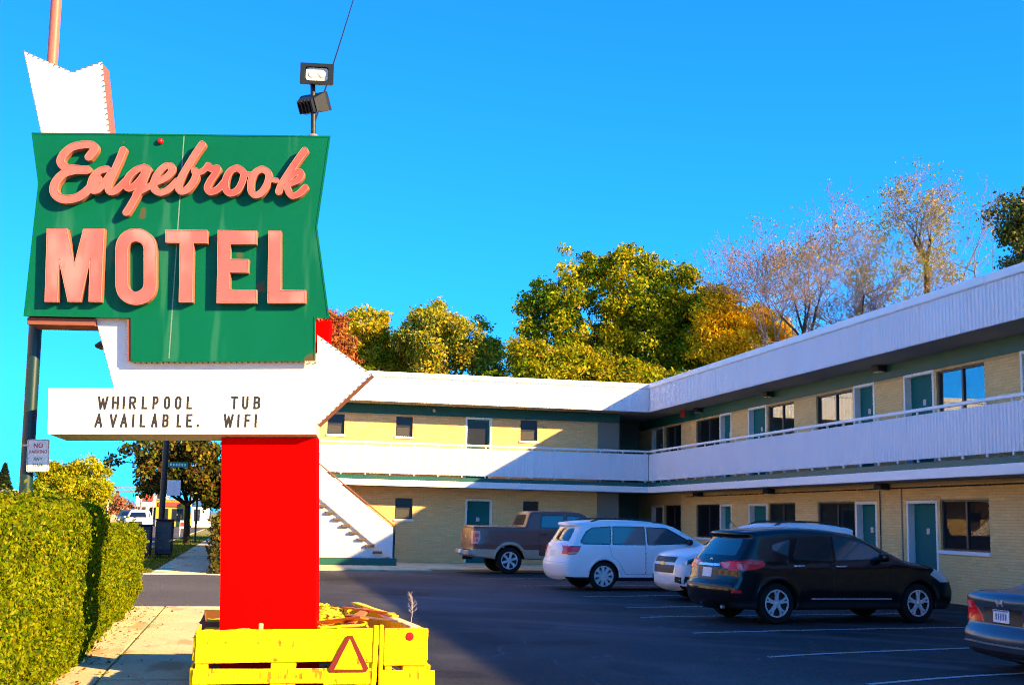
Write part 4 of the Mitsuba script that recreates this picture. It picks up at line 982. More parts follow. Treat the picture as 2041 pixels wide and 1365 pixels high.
# ---------------------------------------------------------------- black crossover
K = thing('black_suv', 'shiny black crossover parked nose to the wall, nearest of the three SUVs', 'car')
ROGUE = dict(x=7.92, y=20.40, a=7.5)
sil = [(.10, .26), (.03, .36), (0, .50), (.0, .62), (.055, .70), (.09, .80), (.12, .96), (.22, 1.10), (.47, 1.42), (.40, 1.515), (.50, 1.555), (.80, 1.59), (1.35, 1.622), (1.95, 1.61), (2.45, 1.555), (2.75, 1.475), (3.45, 1.15), (3.62, 1.085), (4.0, 1.02), (4.35, .915), (4.58, .76), (4.67, .60), (4.68, .46), (4.64, .34), (4.55, .24)]
d1 = [(2.02, .40), (2.02, 1.06), (2.06, 1.50), (2.6, 1.465), (3.20, 1.13), (3.26, .95), (3.24, .62), (3.12, .40)]
d2 = [(1.10, 1.05), (1.22, 1.46), (2.02, 1.50), (2.0, 1.06), (2.0, .40), (1.52, .40), (1.36, .66), (1.15, .82)]
car = Car(K, sil, (.88, 3.80), 1.82, 4.68, 1.04, 'paint_black', place_car(ROGUE['x'], ROGUE['y'], ROGUE['a']), ra=.385, rt=.35, doors=(d1, d2), low=lambda x, z: z < .36, low_m='black_trim')
car.wheelset(spokes=5, rim_r=.235, style=1)
car.window([(3.16, 1.13), (2.66, 1.455), (2.12, 1.50), (2.09, 1.09)], 'R', 'glass_teal', both=True)
car.window([(2.01, 1.09), (2.03, 1.50), (1.42, 1.475), (1.24, 1.12)], 'R', 'glass_dark', both=True)
car.window([(1.12, 1.16), (1.22, 1.43), (.86, 1.34), (.83, 1.26)], 'R', 'glass_teal', both=True)
car.window([(-.60, 1.14), (.60, 1.14), (.50, 1.43), (-.50, 1.43)], 'B', 'glass_teal', trim=False)
car.window([(-.66, 1.17), (.66, 1.17), (.54, 1.48), (-.54, 1.48)], 'F', 'glass_dark', trim=False)
for s, sx in (('R', -1), ('L', 1)):
    k = car.shell('tail_light', [(.06, .92), (.08, 1.04), (.36, 1.09), (.60, 1.07), (.66, 1.0), (.48, .93), (.2, .89)], s, .010, 'lamp_tail')
    car.shell('inner_lens', [(.07, .93), (.09, 1.02), (.2, 1.045), (.22, .91)], s, .014, 'lamp_pink', parent=k)
    car.shell('tail_light_inner', [(sx * .62, .90), (sx * .62, 1.03), (sx * .85, 1.05), (sx * .86, .90)], 'B', .010, 'lamp_tail')
    car.shell('head_light', [(4.05, .86), (4.22, .97), (4.45, .84), (4.52, .72), (4.3, .72)], s, .006, 'lamp_clear')
    car.shell('sill_strip', [(1.55, .415), (3.2, .415), (3.2, .44), (1.55, .44)], s, .012, 'chrome')
    car.shell('reflector', [(.03, .52), (.04, .57), (.18, .57), (.2, .52)], s, .005, 'lamp_tail')
car.shell('plate_recess', [(-.33, .72), (.33, .72), (.36, .95), (-.36, .95)], 'B', .003, 'black_trim')
car.shell('chrome_bar', [(-.36, .955), (.36, .955), (.34, .995), (-.34, .995)], 'B', .014, 'chrome')
k = car.shell('number_plate', [(-.155, .765), (.155, .765), (.155, .92), (-.155, .92)], 'B', .012, 'plate_white')
car.shell('bumper_strip', [(-.8, .60), (.8, .60), (.8, .655), (-.8, .655)], 'B', .008, 'black_trim')
car.bits('badge', moved(lathe([(.030, 0), (.042, 0), (.042, .01), (.030, .01)], 20), frame3((.105, 0, 1.045), (0, 1, 0), (0, 0, 1), (-1, 0, 0))), 'chrome')
car.bits('rear_wiper', tube([(.20, .0, 1.145), (.285, .30, 1.21)], .008, 6), 'black_trim')
car.bits('antenna', tube([(.62, 0, 1.60), (.48, 0, 1.74)], .005, 6), 'black_trim')
car.mirrors(3.05, 1.10); car.handles((2.18, 1.32), .985, 'chrome')
car.bits('exhaust', tube([(.0, -.5, .27), (.25, -.5, .28)], .03, 10), 'grey_steel')

# ---------------------------------------------------------------- white people carrier
K = thing('white_suv', 'boxy white crossover with red tail lamps parked between the pickup and the backed-in SUV', 'car')
sil = [(.10, .28), (.03, .38), (0, .50), (0, .66), (.05, .76), (.075, .92), (.12, 1.08), (.20, 1.16), (.40, 1.50), (.33, 1.59), (.45, 1.635), (.8, 1.675), (1.6, 1.70), (2.35, 1.675), (2.80, 1.61), (3.1, 1.50), (3.72, 1.16), (3.9, 1.11), (4.35, 1.045), (4.68, .94), (4.83, .78), (4.88, .60), (4.87, .44), (4.80, .32), (4.7, .25)]
d1 = [(2.12, .40), (2.12, 1.08), (2.14, 1.55), (2.72, 1.54), (3.45, 1.17), (3.46, .9), (3.42, .60), (3.30, .40)]
d2 = [(1.16, 1.06), (1.20, 1.54), (2.10, 1.56), (2.10, 1.08), (2.10, .40), (1.58, .40), (1.42, .66), (1.22, .84)]
car = Car(K, sil, (1.02, 3.90), 1.86, 4.88, 1.08, 'paint_white', place_car(7.40, 29.52, 5.0), ra=.39, rt=.355, doors=(d1, d2), tumble=.28, low=lambda x, z: z < .33, lines=([(0, .33), (4.9, .33)],))
car.wheelset(spokes=9, rim_r=.25, style=0)
car.window([(3.38, 1.18), (2.74, 1.515), (2.20, 1.54), (2.19, 1.13)], 'R', 'glass_teal', both=True)
car.window([(2.11, 1.13), (2.12, 1.545), (1.30, 1.54), (1.26, 1.13)], 'R', 'glass_teal', both=True)
car.window([(1.18, 1.13), (1.22, 1.54), (.74, 1.50), (.58, 1.40), (.42, 1.17), (.5, 1.13)], 'R', 'glass_teal', both=True)
car.window([(-.64, 1.18), (.64, 1.18), (.56, 1.49), (-.56, 1.49)], 'B', 'glass_dark', trim=False)
car.window([(-.70, 1.18), (.70, 1.18), (.60, 1.56), (-.60, 1.56)], 'F', 'glass_dark', trim=False)
for s, sx in (('R', -1), ('L', 1)):
    k = car.shell('tail_light', [(.05, .90), (.07, 1.07), (.42, 1.075), (.37, .96), (.28, .87), (.12, .85)], s, .010, 'lamp_tail')
    car.shell('lower_lens', [(.07, .87), (.08, .92), (.34, .92), (.27, .87)], s, .014, 'lamp_pink', parent=k)
    car.shell('tail_light_inner', [(sx * .60, .87), (sx * .60, 1.06), (sx * .86, 1.06), (sx * .86, .87)], 'B', .010, 'lamp_tail')
    car.shell('head_light', [(4.3, .82), (4.42, .96), (4.72, .82), (4.72, .72), (4.4, .74)], s, .006, 'lamp_clear')
k = car.shell('number_plate', [(-.155, .80), (.155, .80), (.155, .95), (-.155, .95)], 'B', .012, 'plate_white')
car.shell('bumper_line', [(-.84, .66), (.84, .66), (.84, .672), (-.84, .672)], 'B', .004, 'trim_grey')
car.mirrors(3.30, 1.15, 'black_trim'); car.handles((2.30, 1.36), 1.00, 'paint_white'); car.rails(.75, 2.5, 'black_trim')

# ---------------------------------------------------------------- white SUV backed in, its nose towards the lot
K = thing('white_suv', 'white SUV backed in with its grille and headlight showing past the black crossover', 'car')
sil = [(.10, .28), (.03, .40), (0, .55), (.03, .74), (.07, .95), (.20, 1.14), (.45, 1.50), (.42, 1.60), (.8, 1.68), (1.5, 1.72), (2.2, 1.705), (2.65, 1.62), (2.95, 1.49), (3.60, 1.16), (3.8, 1.12), (4.2, 1.085), (4.50, 1.02), (4.68, .92), (4.745, .78), (4.77, .60), (4.77, .46), (4.73, .34), (4.62, .25)]
d1 = [(2.05, .40), (2.05, 1.06), (2.08, 1.52), (2.62, 1.50), (3.30, 1.16), (3.36, .95), (3.34, .62), (3.2, .40)]
d2 = [(1.12, 1.05), (1.22, 1.50), (2.04, 1.53), (2.03, 1.06), (2.03, .40), (1.54, .40), (1.38, .66), (1.18, .82)]
car = Car(K, sil, (.98, 3.83), 1.85, 4.77, 1.06, 'paint_white', place_car(13.75, 26.05, 184.5), ra=.385, rt=.355, doors=(d1, d2), low=lambda x, z: z < .34, lines=([(0, .34), (4.8, .34)],))
car.wheelset(spokes=5, rim_r=.24, style=0)
car.window([(3.24, 1.17), (2.66, 1.475), (2.14, 1.51), (2.11, 1.10)], 'R', 'glass_dark', both=True)
car.window([(2.03, 1.10), (2.05, 1.515), (1.42, 1.49), (1.24, 1.12)], 'R', 'glass_dark', both=True)
car.window([(1.14, 1.14), (1.28, 1.46), (.80, 1.38), (.62, 1.18)], 'R', 'glass_dark', both=True)
car.window([(-.68, 1.19), (.68, 1.19), (.56, 1.53), (-.56, 1.53)], 'F', 'glass_dark', trim=False)
car.window([(-.62, 1.18), (.62, 1.18), (.52, 1.46), (-.52, 1.46)], 'B', 'glass_dark', trim=False)
k = car.shell('grille', [(-.52, .83), (.52, .83), (.54, .945), (-.54, .945)], 'F', .004, 'black_trim')
k2 = car.shell('grille', [(-.50, .60), (.50, .60), (.54, .77), (-.54, .77)], 'F', .004, 'black_trim')
car.shell('chrome_edge', sg.Polygon([(-.57, .57), (.57, .57), (.57, .97), (-.57, .97)]).difference(sg.Polygon([(-.54, .595), (.54, .595), (.55, .95), (-.55, .95)])), 'F', .010, 'chrome', parent=k2)
mat('badge_gold', (.65, .42, .06), .25, metallic=.8)
car.shell('emblem', [(-.11, .78), (-.05, .78), (-.05, .76), (.05, .76), (.05, .78), (.11, .78), (.09, .82), (.05, .82), (.05, .84), (-.05, .84), (-.05, .82), (-.09, .82)], 'F', .016, 'badge_gold')
car.shell('number_plate', [(-.155, .38), (.155, .38), (.155, .52), (-.155, .52)], 'F', .012, 'plate_white')
for s, sx in (('L', 1), ('R', -1)):
    k = car.shell('head_light', [(4.12, .93), (4.22, 1.02), (4.50, .985), (4.70, .88), (4.70, .76), (4.45, .80)], s, .008, 'lamp_clear')
    car.shell('inner_lamp', [(4.42, .83), (4.42, .95), (4.6, .90), (4.62, .80)], s, .012, 'lamp_amber' if False else 'glass_teal', parent=k)
    car.shell('head_light_front', [(sx * .58, .80), (sx * .60, .96), (sx * .80, .95), (sx * .86, .80)], 'F', .008, 'lamp_clear')
    car.shell('fog_lamp', [(sx * .55, .42), (sx * .58, .54), (sx * .80, .52), (sx * .78, .38)], 'F', .006, 'black_trim')
    car.shell('fog_recess', [(4.40, .40), (4.47, .52), (4.66, .55), (4.68, .42)], s, .005, 'black_trim')
    car.shell('tail_light', [(.05, .92), (.1, 1.12), (.35, 1.10), (.36, .92)], s, .01, 'lamp_tail')
car.mirrors(3.1, 1.13); car.handles((2.2, 1.34), 1.0, 'paint_white'); car.rails(.7, 2.4, 'black_trim')
mat('roof_glass', (.01, .012, .016), .05, spec=1.0)
car.shell('sun_roof', [(1.5, -.42), (2.35, -.42), (2.35, .42), (1.5, .42)], 'T', .004, 'roof_glass')

# ---------------------------------------------------------------- pickup
K = thing('pickup_truck', 'two-tone brown and tan pickup truck parked at the back wing below the stair', 'truck')
sil = [(.16, .50), (.04, .53), (0, .60), (.01, .68), (.07, .715), (.115, .76), (.12, 1.05), (.125, 1.36), (.16, 1.435), (.30, 1.445), (1.0, 1.445), (1.68, 1.445), (1.78, 1.46), (1.83, 1.56), (1.95, 1.86), (2.10, 1.925), (2.9, 1.95), (3.4, 1.94), (3.72, 1.86), (4.35, 1.45), (4.55, 1.385), (5.1, 1.35), (5.55, 1.28), (5.78, 1.14), (5.85, .90), (5.88, .66), (5.84, .50), (5.7, .42)]
d1 = [(3.05, .56), (3.05, 1.38), (3.08, 1.84), (3.62, 1.82), (4.22, 1.44), (4.26, 1.1), (4.22, .76), (4.10, .56)]
d2 = [(2.22, .56), (2.22, 1.38), (2.28, 1.83), (3.03, 1.85), (3.03, 1.38), (3.03, .56)]
car = Car(K, sil, (1.28, 4.85), 1.98, 5.88, 1.40, 'paint_brown', place_car(6.62, 38.05, 2.0), ra=.47, rt=.405, zlow=.44, tumble=.24, rtop=.07, doors=(d1, d2),
          low=lambda x, z: (z < .74) | (np.minimum(np.hypot(x - 1.28, z - .405), np.hypot(x - 4.85, z - .405)) < .57), low_m='paint_tan', crown=.05, lines=([(0, .74), (5.88, .74)],) + tuple([(xw + .57 * math.cos(t), .405 + .57 * math.sin(t)) for t in np.linspace(.6, math.pi - .6, 24)] for xw in (1.28, 4.85)))
car.wheelset(w=.26, spokes=6, rim_r=.265, style=0)
car.window([(4.12, 1.47), (3.60, 1.785), (3.15, 1.81), (3.13, 1.44)], 'R', 'glass_teal', both=True)
car.window([(3.02, 1.44), (3.03, 1.81), (2.34, 1.80), (2.28, 1.44)], 'R', 'glass_teal', both=True)
mat('glass_dull', (.010, .014, .018), .5, spec=.05)
car.window([(-.62, 1.50), (.62, 1.50), (.56, 1.83), (-.56, 1.83)], 'B', 'glass_dull', trim=False)
car.window([(-.72, 1.46), (.72, 1.46), (.62, 1.84), (-.62, 1.84)], 'F', 'glass_dark', trim=False)
for s, sx in (('R', -1), ('L', 1)):
    k = car.shell('tail_light', [(.10, .90), (.10, 1.30), (.32, 1.30), (.34, 1.06), (.26, .90)], s, .010, 'lamp_pink')
    car.shell('red_lens', [(.17, 1.10), (.17, 1.22), (.30, 1.22), (.30, 1.10)], s, .014, 'lamp_tail', parent=k)
    car.shell('red_lens', [(.15, .97), (.15, 1.03), (.26, 1.04), (.25, .97)], s, .014, 'lamp_tail', parent=k)
    car.shell('tail_light_rear', [(sx * .74, .92), (sx * .74, 1.30), (sx * .90, 1.30), (sx * .90, .92)], 'B', .008, 'lamp_pink')
car.shell('tail_gate', sg.Polygon([(-.70, .80), (.70, .80), (.70, 1.40), (-.70, 1.40)]), 'B', .006, 'paint_brown')
car.shell('emblem', sg.Point(0, 1.12).buffer(.05), 'B', .012, 'chrome')
car.bits('rear_bumper', bbox(-.06, .10, -.93, .93, .54, .715, .04), 'grey_steel')
car.bits('bumper_top', bbox(-.065, .10, -.60, .60, .716, .735, .008), 'black_trim')
car.bits('hitch', bbox(-.02, .3, -.06, .06, .40, .50, .01), 'black_trim')
car.shell('number_plate', [(-.15, .60), (.15, .60), (.15, .70), (-.15, .70)], 'B', .075, 'plate_white')
car.bits('load_bed', box(.20, 1.66, -.78, .78, 1.447, 1.449), 'underbody')
car.mirrors(4.02, 1.46, 'black_trim', .24); car.handles((3.2, 2.4), 1.22, 'black_trim')

# ---------------------------------------------------------------- dark saloon at the right edge
K = thing('dark_sedan', 'dark blue-grey saloon with its tail and number plate showing at the right edge', 'car')
sil = [(.16, .17), (.05, .22), (.01, .32), (0, .42), (.04, .49), (.085, .54), (.10, .70), (.075, .86), (.12, .905), (.30, .93), (.72, .96), (1.05, 1.10), (1.5, 1.29), (2.1, 1.36), (2.6, 1.33), (3.40, .98), (3.9, .89), (4.3, .76), (4.5, .60), (4.54, .44), (4.5, .3), (4.4, .18)]
d1 = [(2.0, .36), (2.0, .94), (2.05, 1.28), (2.5, 1.26), (3.15, 1.0), (3.18, .7), (3.05, .36)]
d2 = [(1.15, .88), (1.35, 1.16), (1.98, 1.28), (1.98, .94), (1.98, .36), (1.5, .36), (1.3, .66)]
car = Car(K, sil, (.92, 3.58), 1.80, 4.54, .90, 'paint_navy', place_car(8.80, 13.12, 1.5), ra=.35, rt=.315, zlow=.17, doors=(d1, d2), rtop=.085)
car.wheelset(spokes=5, rim_r=.22, style=0)
car.window([(3.05, .97), (2.5, 1.22), (2.10, 1.26), (2.06, .95)], 'R', both=True)
car.window([(1.98, .95), (2.02, 1.26), (1.5, 1.20), (1.26, .98)], 'R', both=True)
car.window([(-.58, .99), (.58, .99), (.48, 1.27), (-.48, 1.27)], 'B', 'glass_teal', trim=False)
car.window([(-.6, 1.05), (.6, 1.05), (.52, 1.36), (-.52, 1.36)], 'F', trim=False)
for s, sx in (('R', -1), ('L', 1)):
    k = car.shell('tail_light', [(.03, 0.575), (.06, 0.775), (.16, 0.835), (.34, 0.785), (.26, 0.655), (.12, 0.575)], s, .010, 'lamp_tail')
    k2 = car.shell('tail_light_rear', [(sx * .56, 0.695), (sx * .60, 0.815), (sx * .9, 0.815), (sx * .9, 0.575), (sx * .7, 0.595)], 'B', .010, 'lamp_tail')
    car.shell('upper_lens', [(sx * .66, 0.725), (sx * .68, 0.805), (sx * .9, 0.805), (sx * .9, 0.715)], 'B', .014, 'lamp_pink', parent=k2)
car.shell('plate_recess', [(-.40, 0.575), (.40, 0.575), (.36, 0.755), (-.36, 0.755)], 'B', .003, 'black_trim')
k = car.shell('number_plate', [(-.152, 0.590), (.152, 0.590), (.152, 0.740), (-.152, 0.740)], 'B', .010, 'plate_white')
car.shell('plate_band', [(-.14, 0.720), (.14, 0.720), (.14, 0.735), (-.14, 0.735)], 'B', .012, 'plate_blue', parent=k)
for i in range(5): car.shell('character', [(-.105 + i * .045, .62), (-.080 + i * .045, .62), (-.080 + i * .045, .695), (-.105 + i * .045, .695)], 'B', .012, 'plate_blue', parent=k)
em = unary_union([sg.Polygon([(-.055, 0.780), (-.062, 0.855), (-.042, 0.855), (-.036, 0.780)]), sg.Polygon([(.055, 0.780), (.062, 0.855), (.042, 0.855), (.036, 0.780)]), sg.box(-.045, .807, .045, .823)])
car.shell('emblem', em, 'B', .012, 'chrome')
car.shell('bumper_line', [(-.85, .325), (.85, .325), (.85, .343), (-.85, .343)], 'B', .008, 'paint_silver')
car.shell('lower_grille', [(-.6, .20), (.6, .20), (.6, .26), (-.6, .26)], 'B', .004, 'black_trim')
car.mirrors(2.95, .96); car.handles((2.15, 1.4), .86, 'paint_navy')

# ================================================================ trees
MAPLE = [(23.3, 60, 13.0, 1.3, 1.25), (24.2, 59, 11.0, 1.4, 1.1), (20.4, 60, 12.4, 1.8, 1.6), (15.57, 60, 14.06, 1.58, 1.63), (18.58, 60, 14.25, 2.39, 1.75), (21.09, 60, 13.32, 1.87, 1.87), (14.52, 60, 11.87, 1.56, 1.43), (16.96, 60, 11.74, 2.36, 2.1), (19.99, 60, 11.1, 2.65, 2.12), (22.79, 60, 11.79, 1.61, 1.87), (15.36, 60, 9.81, 2.34, 1.3), (18.62, 60, 9.44, 3.15, 1.31), (22.22, 60, 9.61, 2.13, 1.06)]
AMBER = [(22.6, 57, 12.2, 1.25, 1.2), (24.0, 57, 11.9, 1.35, 1.15), (25.3, 57, 11.4, 1.1, .95), (23.2, 57, 10.5, 2.1, 1.1), (25.6, 57, 10.6, 1.2, .9)]
GOLD = [(12.5, 55, 8.9, 1.15, .95), (14.4, 55, 8.75, 1.3, .85), (16.6, 55, 8.5, 1.4, .8), (13.4, 55, 8.2, 1.6, .7), (18.2, 55.5, 8.2, 1.3, .7)]
MID = [(8.92, 63, 11.89, 1.34, 1.02), (10.71, 63, 11.04, 1.67, 1.13), (9.1, 63, 10.28, 1.87, 1.2), (11.83, 63, 9.95, 1.13, 0.94), (7.86, 63, 11.43, 0.53, 0.8)]
LEFT = [(5.73, 66, 11.7, 1.27, 1.05), (4.95, 66, 10.6, 1.38, 1.24), (6.75, 66, 10.35, 1.72, 1.11), (7.74, 66, 9.76, 1.11, 0.69)]
RED = [(3.3, 61, 10.4, .75, 1.1), (3.9, 61, 9.9, .62, .8), (2.9, 61, 11.2, .5, .6)]
DARK = [(32.5, 46, 15.2, .95, 1.0), (32.7, 46, 13.9, 1.0, .88), (34.0, 46, 15.9, 1.1, 1.1), (33.9, 46, 14.5, 1.3, 1.3)]
STREET1 = [(-13.22, 88, 3.34, 1.55, 1.31), (-11.45, 88, 3.74, 1.56, 1.32), (-12.2, 88, 2.69, 2.59, 1.21), (-10.22, 88, 2.74, 0.69, 1.04)]
STREET2 = [(-5.3, 62, 3.95, 1.44, .9), (-3.5, 62, 4.05, 1.75, 1.25), (-1.75, 62, 3.45, 1.25, 1.45), (-2.2, 63, 2.35, 1.15, .9), (-4.0, 62, 4.9, 2.0, .75), (-.6, 62, 4.0, 1.5, 1.5), (-2.9, 62, 3.1, 1.2, .8), (-4.7, 63, 3.2, .8, .5)]
def segs(P0, P1, R0, R1, n=4):
    P0, P1, R0, R1 = map(np.asarray, (P0, P1, R0, R1)); m = len(P0)
    d = P1 - P0; d /= np.linalg.norm(d, axis=1, keepdims=True) + 1e-9
    ref = np.where(np.abs(d[:, 2:3]) < .9, [[0, 0, 1.0]], [[1.0, 0, 0]])
    e1 = np.cross(d, ref); e1 /= np.linalg.norm(e1, axis=1, keepdims=True); e2 = np.cross(d, e1)
    a = np.arange(n) * 2 * math.pi / n; c, s = np.cos(a), np.sin(a)
    ring = e1[:, None] * c[None, :, None] + e2[:, None] * s[None, :, None]
    V = np.concatenate([P0[:, None] + ring * R0[:, None, None], P1[:, None] + ring * R1[:, None, None]], 1).reshape(-1, 3)
    k = np.arange(n); f = np.vstack([np.c_[k, (k + 1) % n, (k + 1) % n + n], np.c_[k, (k + 1) % n + n, k + n]])
    F = (f[None] + (np.arange(m) * 2 * n)[:, None, None]).reshape(-1, 3)
    return trimesh.Trimesh(V, F, process=False)
def grow(r, p, d, L, rad, lev, out, tips, split=.5, up=.12, shrink=.76, side=.5):
    p = np.array(p, float); d = np.array(d, float); n = 3
    for i in range(n):
        d = d + r.normal(0, .10, 3) + [0, 0, up * .3]; d /= np.linalg.norm(d)
        q = p + d * L / n; r1 = rad * (1 - .3 / n)
        out.append((p, q, rad, r1)); p, rad = q, r1
        if lev > 0 and i < n - 1 and r.random() < side:
            e = d + r.normal(0, .75, 3); e /= np.linalg.norm(e); grow(r, p, e, L * .6, rad * .5, lev - 2 if lev > 1 else 0, out, tips, split, up, shrink, side)
    if lev <= 0: tips.append(p); return
    for _ in range(2 if r.random() < .65 else 3):
        e = d + r.normal(0, split, 3) + [0, 0, up]; e /= np.linalg.norm(e)
        grow(r, p, e, L * shrink * r.uniform(.8, 1.15), rad * .68, lev - 1, out, tips, split, up, shrink, side)
def wood(key, out, m, cut=.035):
    P0, P1, R0, R1 = (np.array(x) for x in zip(*out))
    big = R0 > cut
    if big.any(): add('trunk', segs(P0[big], P1[big], R0[big], R1[big], 7), 'bark', key)
    if (~big).any(): add('branches', segs(P0[~big], P1[~big], np.maximum(R0[~big], .008), np.maximum(R1[~big], .006), 4), m, key, kind='stuff')
GREEN = [(0.183, 0.253, 0.0093), (0.293, 0.33, 0.0124), (0.129, 0.194, 0.0093), (0.439, 0.408, 0.0186), (0.549, 0.426, 0.0232), (0.0732, 0.136, 0.0093)]
def leafy(name, label, blobs, base, pal, w, n, size, seed, group=None, trunk_r=.22, gaps=.42, freq=.85, sigma=.30, depth=None, tufts=None, tuft_r=.54, bark='bark', thick=1.0):
    r = rng(seed); key = thing(name, label, 'tree', group)
    B = np.array([(x, y, z, a, b) for x, y, z, a, b in blobs], float)
    cen = np.array([B[:, 0].mean(), B[:, 1].mean(), B[:, 2].mean()])
    out = []; base = np.array(base, float); fork = base + (cen - base) * [.6, .6, .55]
    out.append((base, (base + fork) / 2, trunk_r, trunk_r * .85)); out.append(((base + fork) / 2, fork, trunk_r * .85, trunk_r * .7))
    vol = B[:, 3] ** 2 * B[:, 4]; pr = vol ** .75 / (vol ** .75).sum()
    # tufts of foliage set over the blobs; the leaves sit mostly on the outside of each tuft
    nt = int(tufts or max(24, n / 165))
    k = r.choice(len(B), nt, p=pr); u = r.normal(size=(nt, 3)); u /= np.linalg.norm(u, axis=1, keepdims=True)
    rad = 1 - .5 * r.random((nt, 1)) ** 1.8
    c = B[k, :3] + u * rad * np.c_[B[k, 3], B[k, 3] * (depth or .9), B[k, 4]]
    uu = u; R_ = r.uniform(.55, 1.25, nt) * tuft_r
    per = np.maximum(6, (n * R_ ** 2 / (R_ ** 2).sum())).astype(int)
    ii = np.repeat(np.arange(nt), per)
    q = r.normal(size=(len(ii), 3)) + uu[ii] * .55 + [0, 0, .45]; q /= np.linalg.norm(q, axis=1, keepdims=True)
    rr_ = R_[ii, None] * (1 - .45 * r.random((len(ii), 1)) ** 2) * (.55 + .95 * meshkit.noise(c[ii] * 1.3 + q * 2.6, seed + 5)[:, None])
    p = c[ii] + q * rr_ * [1, 1, .72] + r.normal(0, .11, (len(ii), 3)); us = q
    tone = r.uniform(.70, 1.30, nt)[ii]; shift = r.normal(0, 1, (nt, 1))[ii]
    col = pick(r, pal, w, len(p)) * tone[:, None] * (1 + shift * [[.13, .02, 0]])
    m, cc = leaves(p, size * r.uniform(.6, 1.3, len(p)), np.clip(col, 0, 1), r, us + [0, 0, .5], 1.0)
    add('crown', m, 'leaf', key, color=cc)
    for b in B[:, :3]:
        mid = (fork + b) / 2 + r.normal(0, .2, 3); out += [(fork, mid, trunk_r * .42, trunk_r * .26), (mid, b, trunk_r * .26, trunk_r * .12)]
    for q in c[::max(1, len(c) // 160)]:
        b = B[np.argmin(((B[:, :3] - q) ** 2).sum(1)), :3]; mid = (b + q) / 2 + r.normal(0, .1, 3); out += [(b, mid, .03, .02), (mid, q, .02, .01)]
    wood(key, out, bark)
    return key
GT = 'autumn trees behind the back wing'
leafy('maple_tree', 'large dense green maple turning gold, tallest over the roof of the back wing', MAPLE, (18.5, 60, 0), [(0.23, 0.3, 0.0093), (0.374, 0.38, 0.0124), (0.132, 0.19, 0.0093), (0.571, 0.49, 0.0155), (0.702, 0.469, 0.0186), (0.0659, 0.111, 0.0124)], [4, 4, 3, 2, 1, 1.5], 95000, .098, 31, trunk_r=.45, gaps=.47)
leafy('maple_tree', 'amber and orange tree crown on the right shoulder of the large maple', AMBER, (23, 57, 0), [(.78, .52, .014), (.80, .47, .016), (.66, .52, .018), (.42, .40, .015)], [4, 2.5, 2, 1], 30000, .092, 32, trunk_r=.25)
leafy('maple_tree', 'low golden green tree crown along the roof line in front of the large maple', GOLD, (14.8, 55, 0), [(.40, .36, .015), (.48, .34, .015), (.28, .30, .012), (.17, .23, .010)], [2, 1.4, 3, 2.4], 26000, .092, 33, trunk_r=.25)
leafy('ash_tree', 'thin yellow-green tree with sky showing through, left of the large maple', MID, (9.8, 63, 0), [(0.366, 0.388, 0.031), (0.549, 0.465, 0.031), (0.183, 0.253, 0.031), (0.622, 0.465, 0.031), (0.256, 0.31, 0.093)], [3, 2, 2, 1, 1], 22000, .098, 34, trunk_r=.22, gaps=.5, sigma=.36)
leafy('ash_tree', 'yellowing tree just right of the sign, behind the white arrow head', LEFT, (6.2, 66, 0), [(0.476, 0.426, 0.0232), (0.622, 0.485, 0.0232), (0.256, 0.31, 0.0155), (0.695, 0.426, 0.031)], [3, 2, 2, 1], 22000, .098, 35, trunk_r=.22, gaps=.46, sigma=.34)
leafy('maple_tree', 'small red-orange tree crown touching the right edge of the green sign', RED, (4.0, 61, 0), [(.42, .12, .04), (.50, .17, .05), (.34, .08, .04), (.42, .26, .05)]  , [4, 2, 2, 1.5], 12000, .092, 36, trunk_r=.15)
leafy('oak_tree', 'dark green tree cut by the right edge of the picture above the roof', DARK, (33, 46, 0), [(.06, .10, .025), (.10, .15, .04), (.17, .19, .05), (.26, .25, .08)], [3, 3, 2, 1.5], 13000, .09, 37, trunk_r=.35, gaps=.48, sigma=.34)
leafy('street_tree', 'yellow-green tree across the street left of the no parking pole', STREET1, (-12, 88, -.1), [(0.366, 0.388, 0.0124), (0.549, 0.504, 0.0155), (0.219, 0.29, 0.0093), (0.658, 0.524, 0.0232)], [3, 3, 2, 1], 26000, .11, 38, trunk_r=.2)
leafy('street_tree', 'dark spreading street tree over the far pavement, under the reader board', STREET2, (-3.2, 66, 0), [(0.0641, 0.0871, 0.0155), (0.129, 0.155, 0.0232), (0.219, 0.0969, 0.0465), (0.312, 0.271, 0.0232), (0.0914, 0.0581, 0.031)], [4, 3, 1.6, 1.2, 1.2], 17000, .12, 39, trunk_r=.19, gaps=.44)
leafy('street_tree', 'small purplish tree far down the street before the shops', [(-13.4, 130, 2.2, 1.3, 1.1), (-12.4, 130, 1.6, 1.0, .8)], (-13, 130, 0), [(0.439, 0.174, 0.093), (0.549, 0.271, 0.109), (0.293, 0.136, 0.062)], [2, 1, 1], 1600, .16, 40, trunk_r=.12)
# shrubs along the back of the building, which close the view under the crowns
r_ = rng(77)
for i, (x, y, z, a, pal) in enumerate([(8.2, 58, 7.6, 2.2, 0), (11.0, 58, 7.5, 2.0, 1), (13.6, 57, 7.7, 2.0, 0), (5.2, 59, 7.7, 2.0, 1), (20.0, 56, 7.8, 2.4, 0)]):
    leafy('shrub_tree', ['yellow-green low treetop showing just above the coping right of the arrow', 'olive low treetop above the coping between the thin ash and the maple', 'bright green low treetop at the left foot of the large maple', 'mixed olive low treetop directly over the arrow tip', 'green low treetop above the inner corner of the roofs'][i],
          [(x, y, z, a, .9), (x + 1, y + .5, z - .6, a, .9), (x - 1, y, z - .7, a, .8)], (x, y, 0), GREEN, [3, 3, 1, 2, 1, 1] if pal == 0 else [2, 1, 3, 1, 1, 2], 7000, .12, 50 + i, trunk_r=.16, group=None)

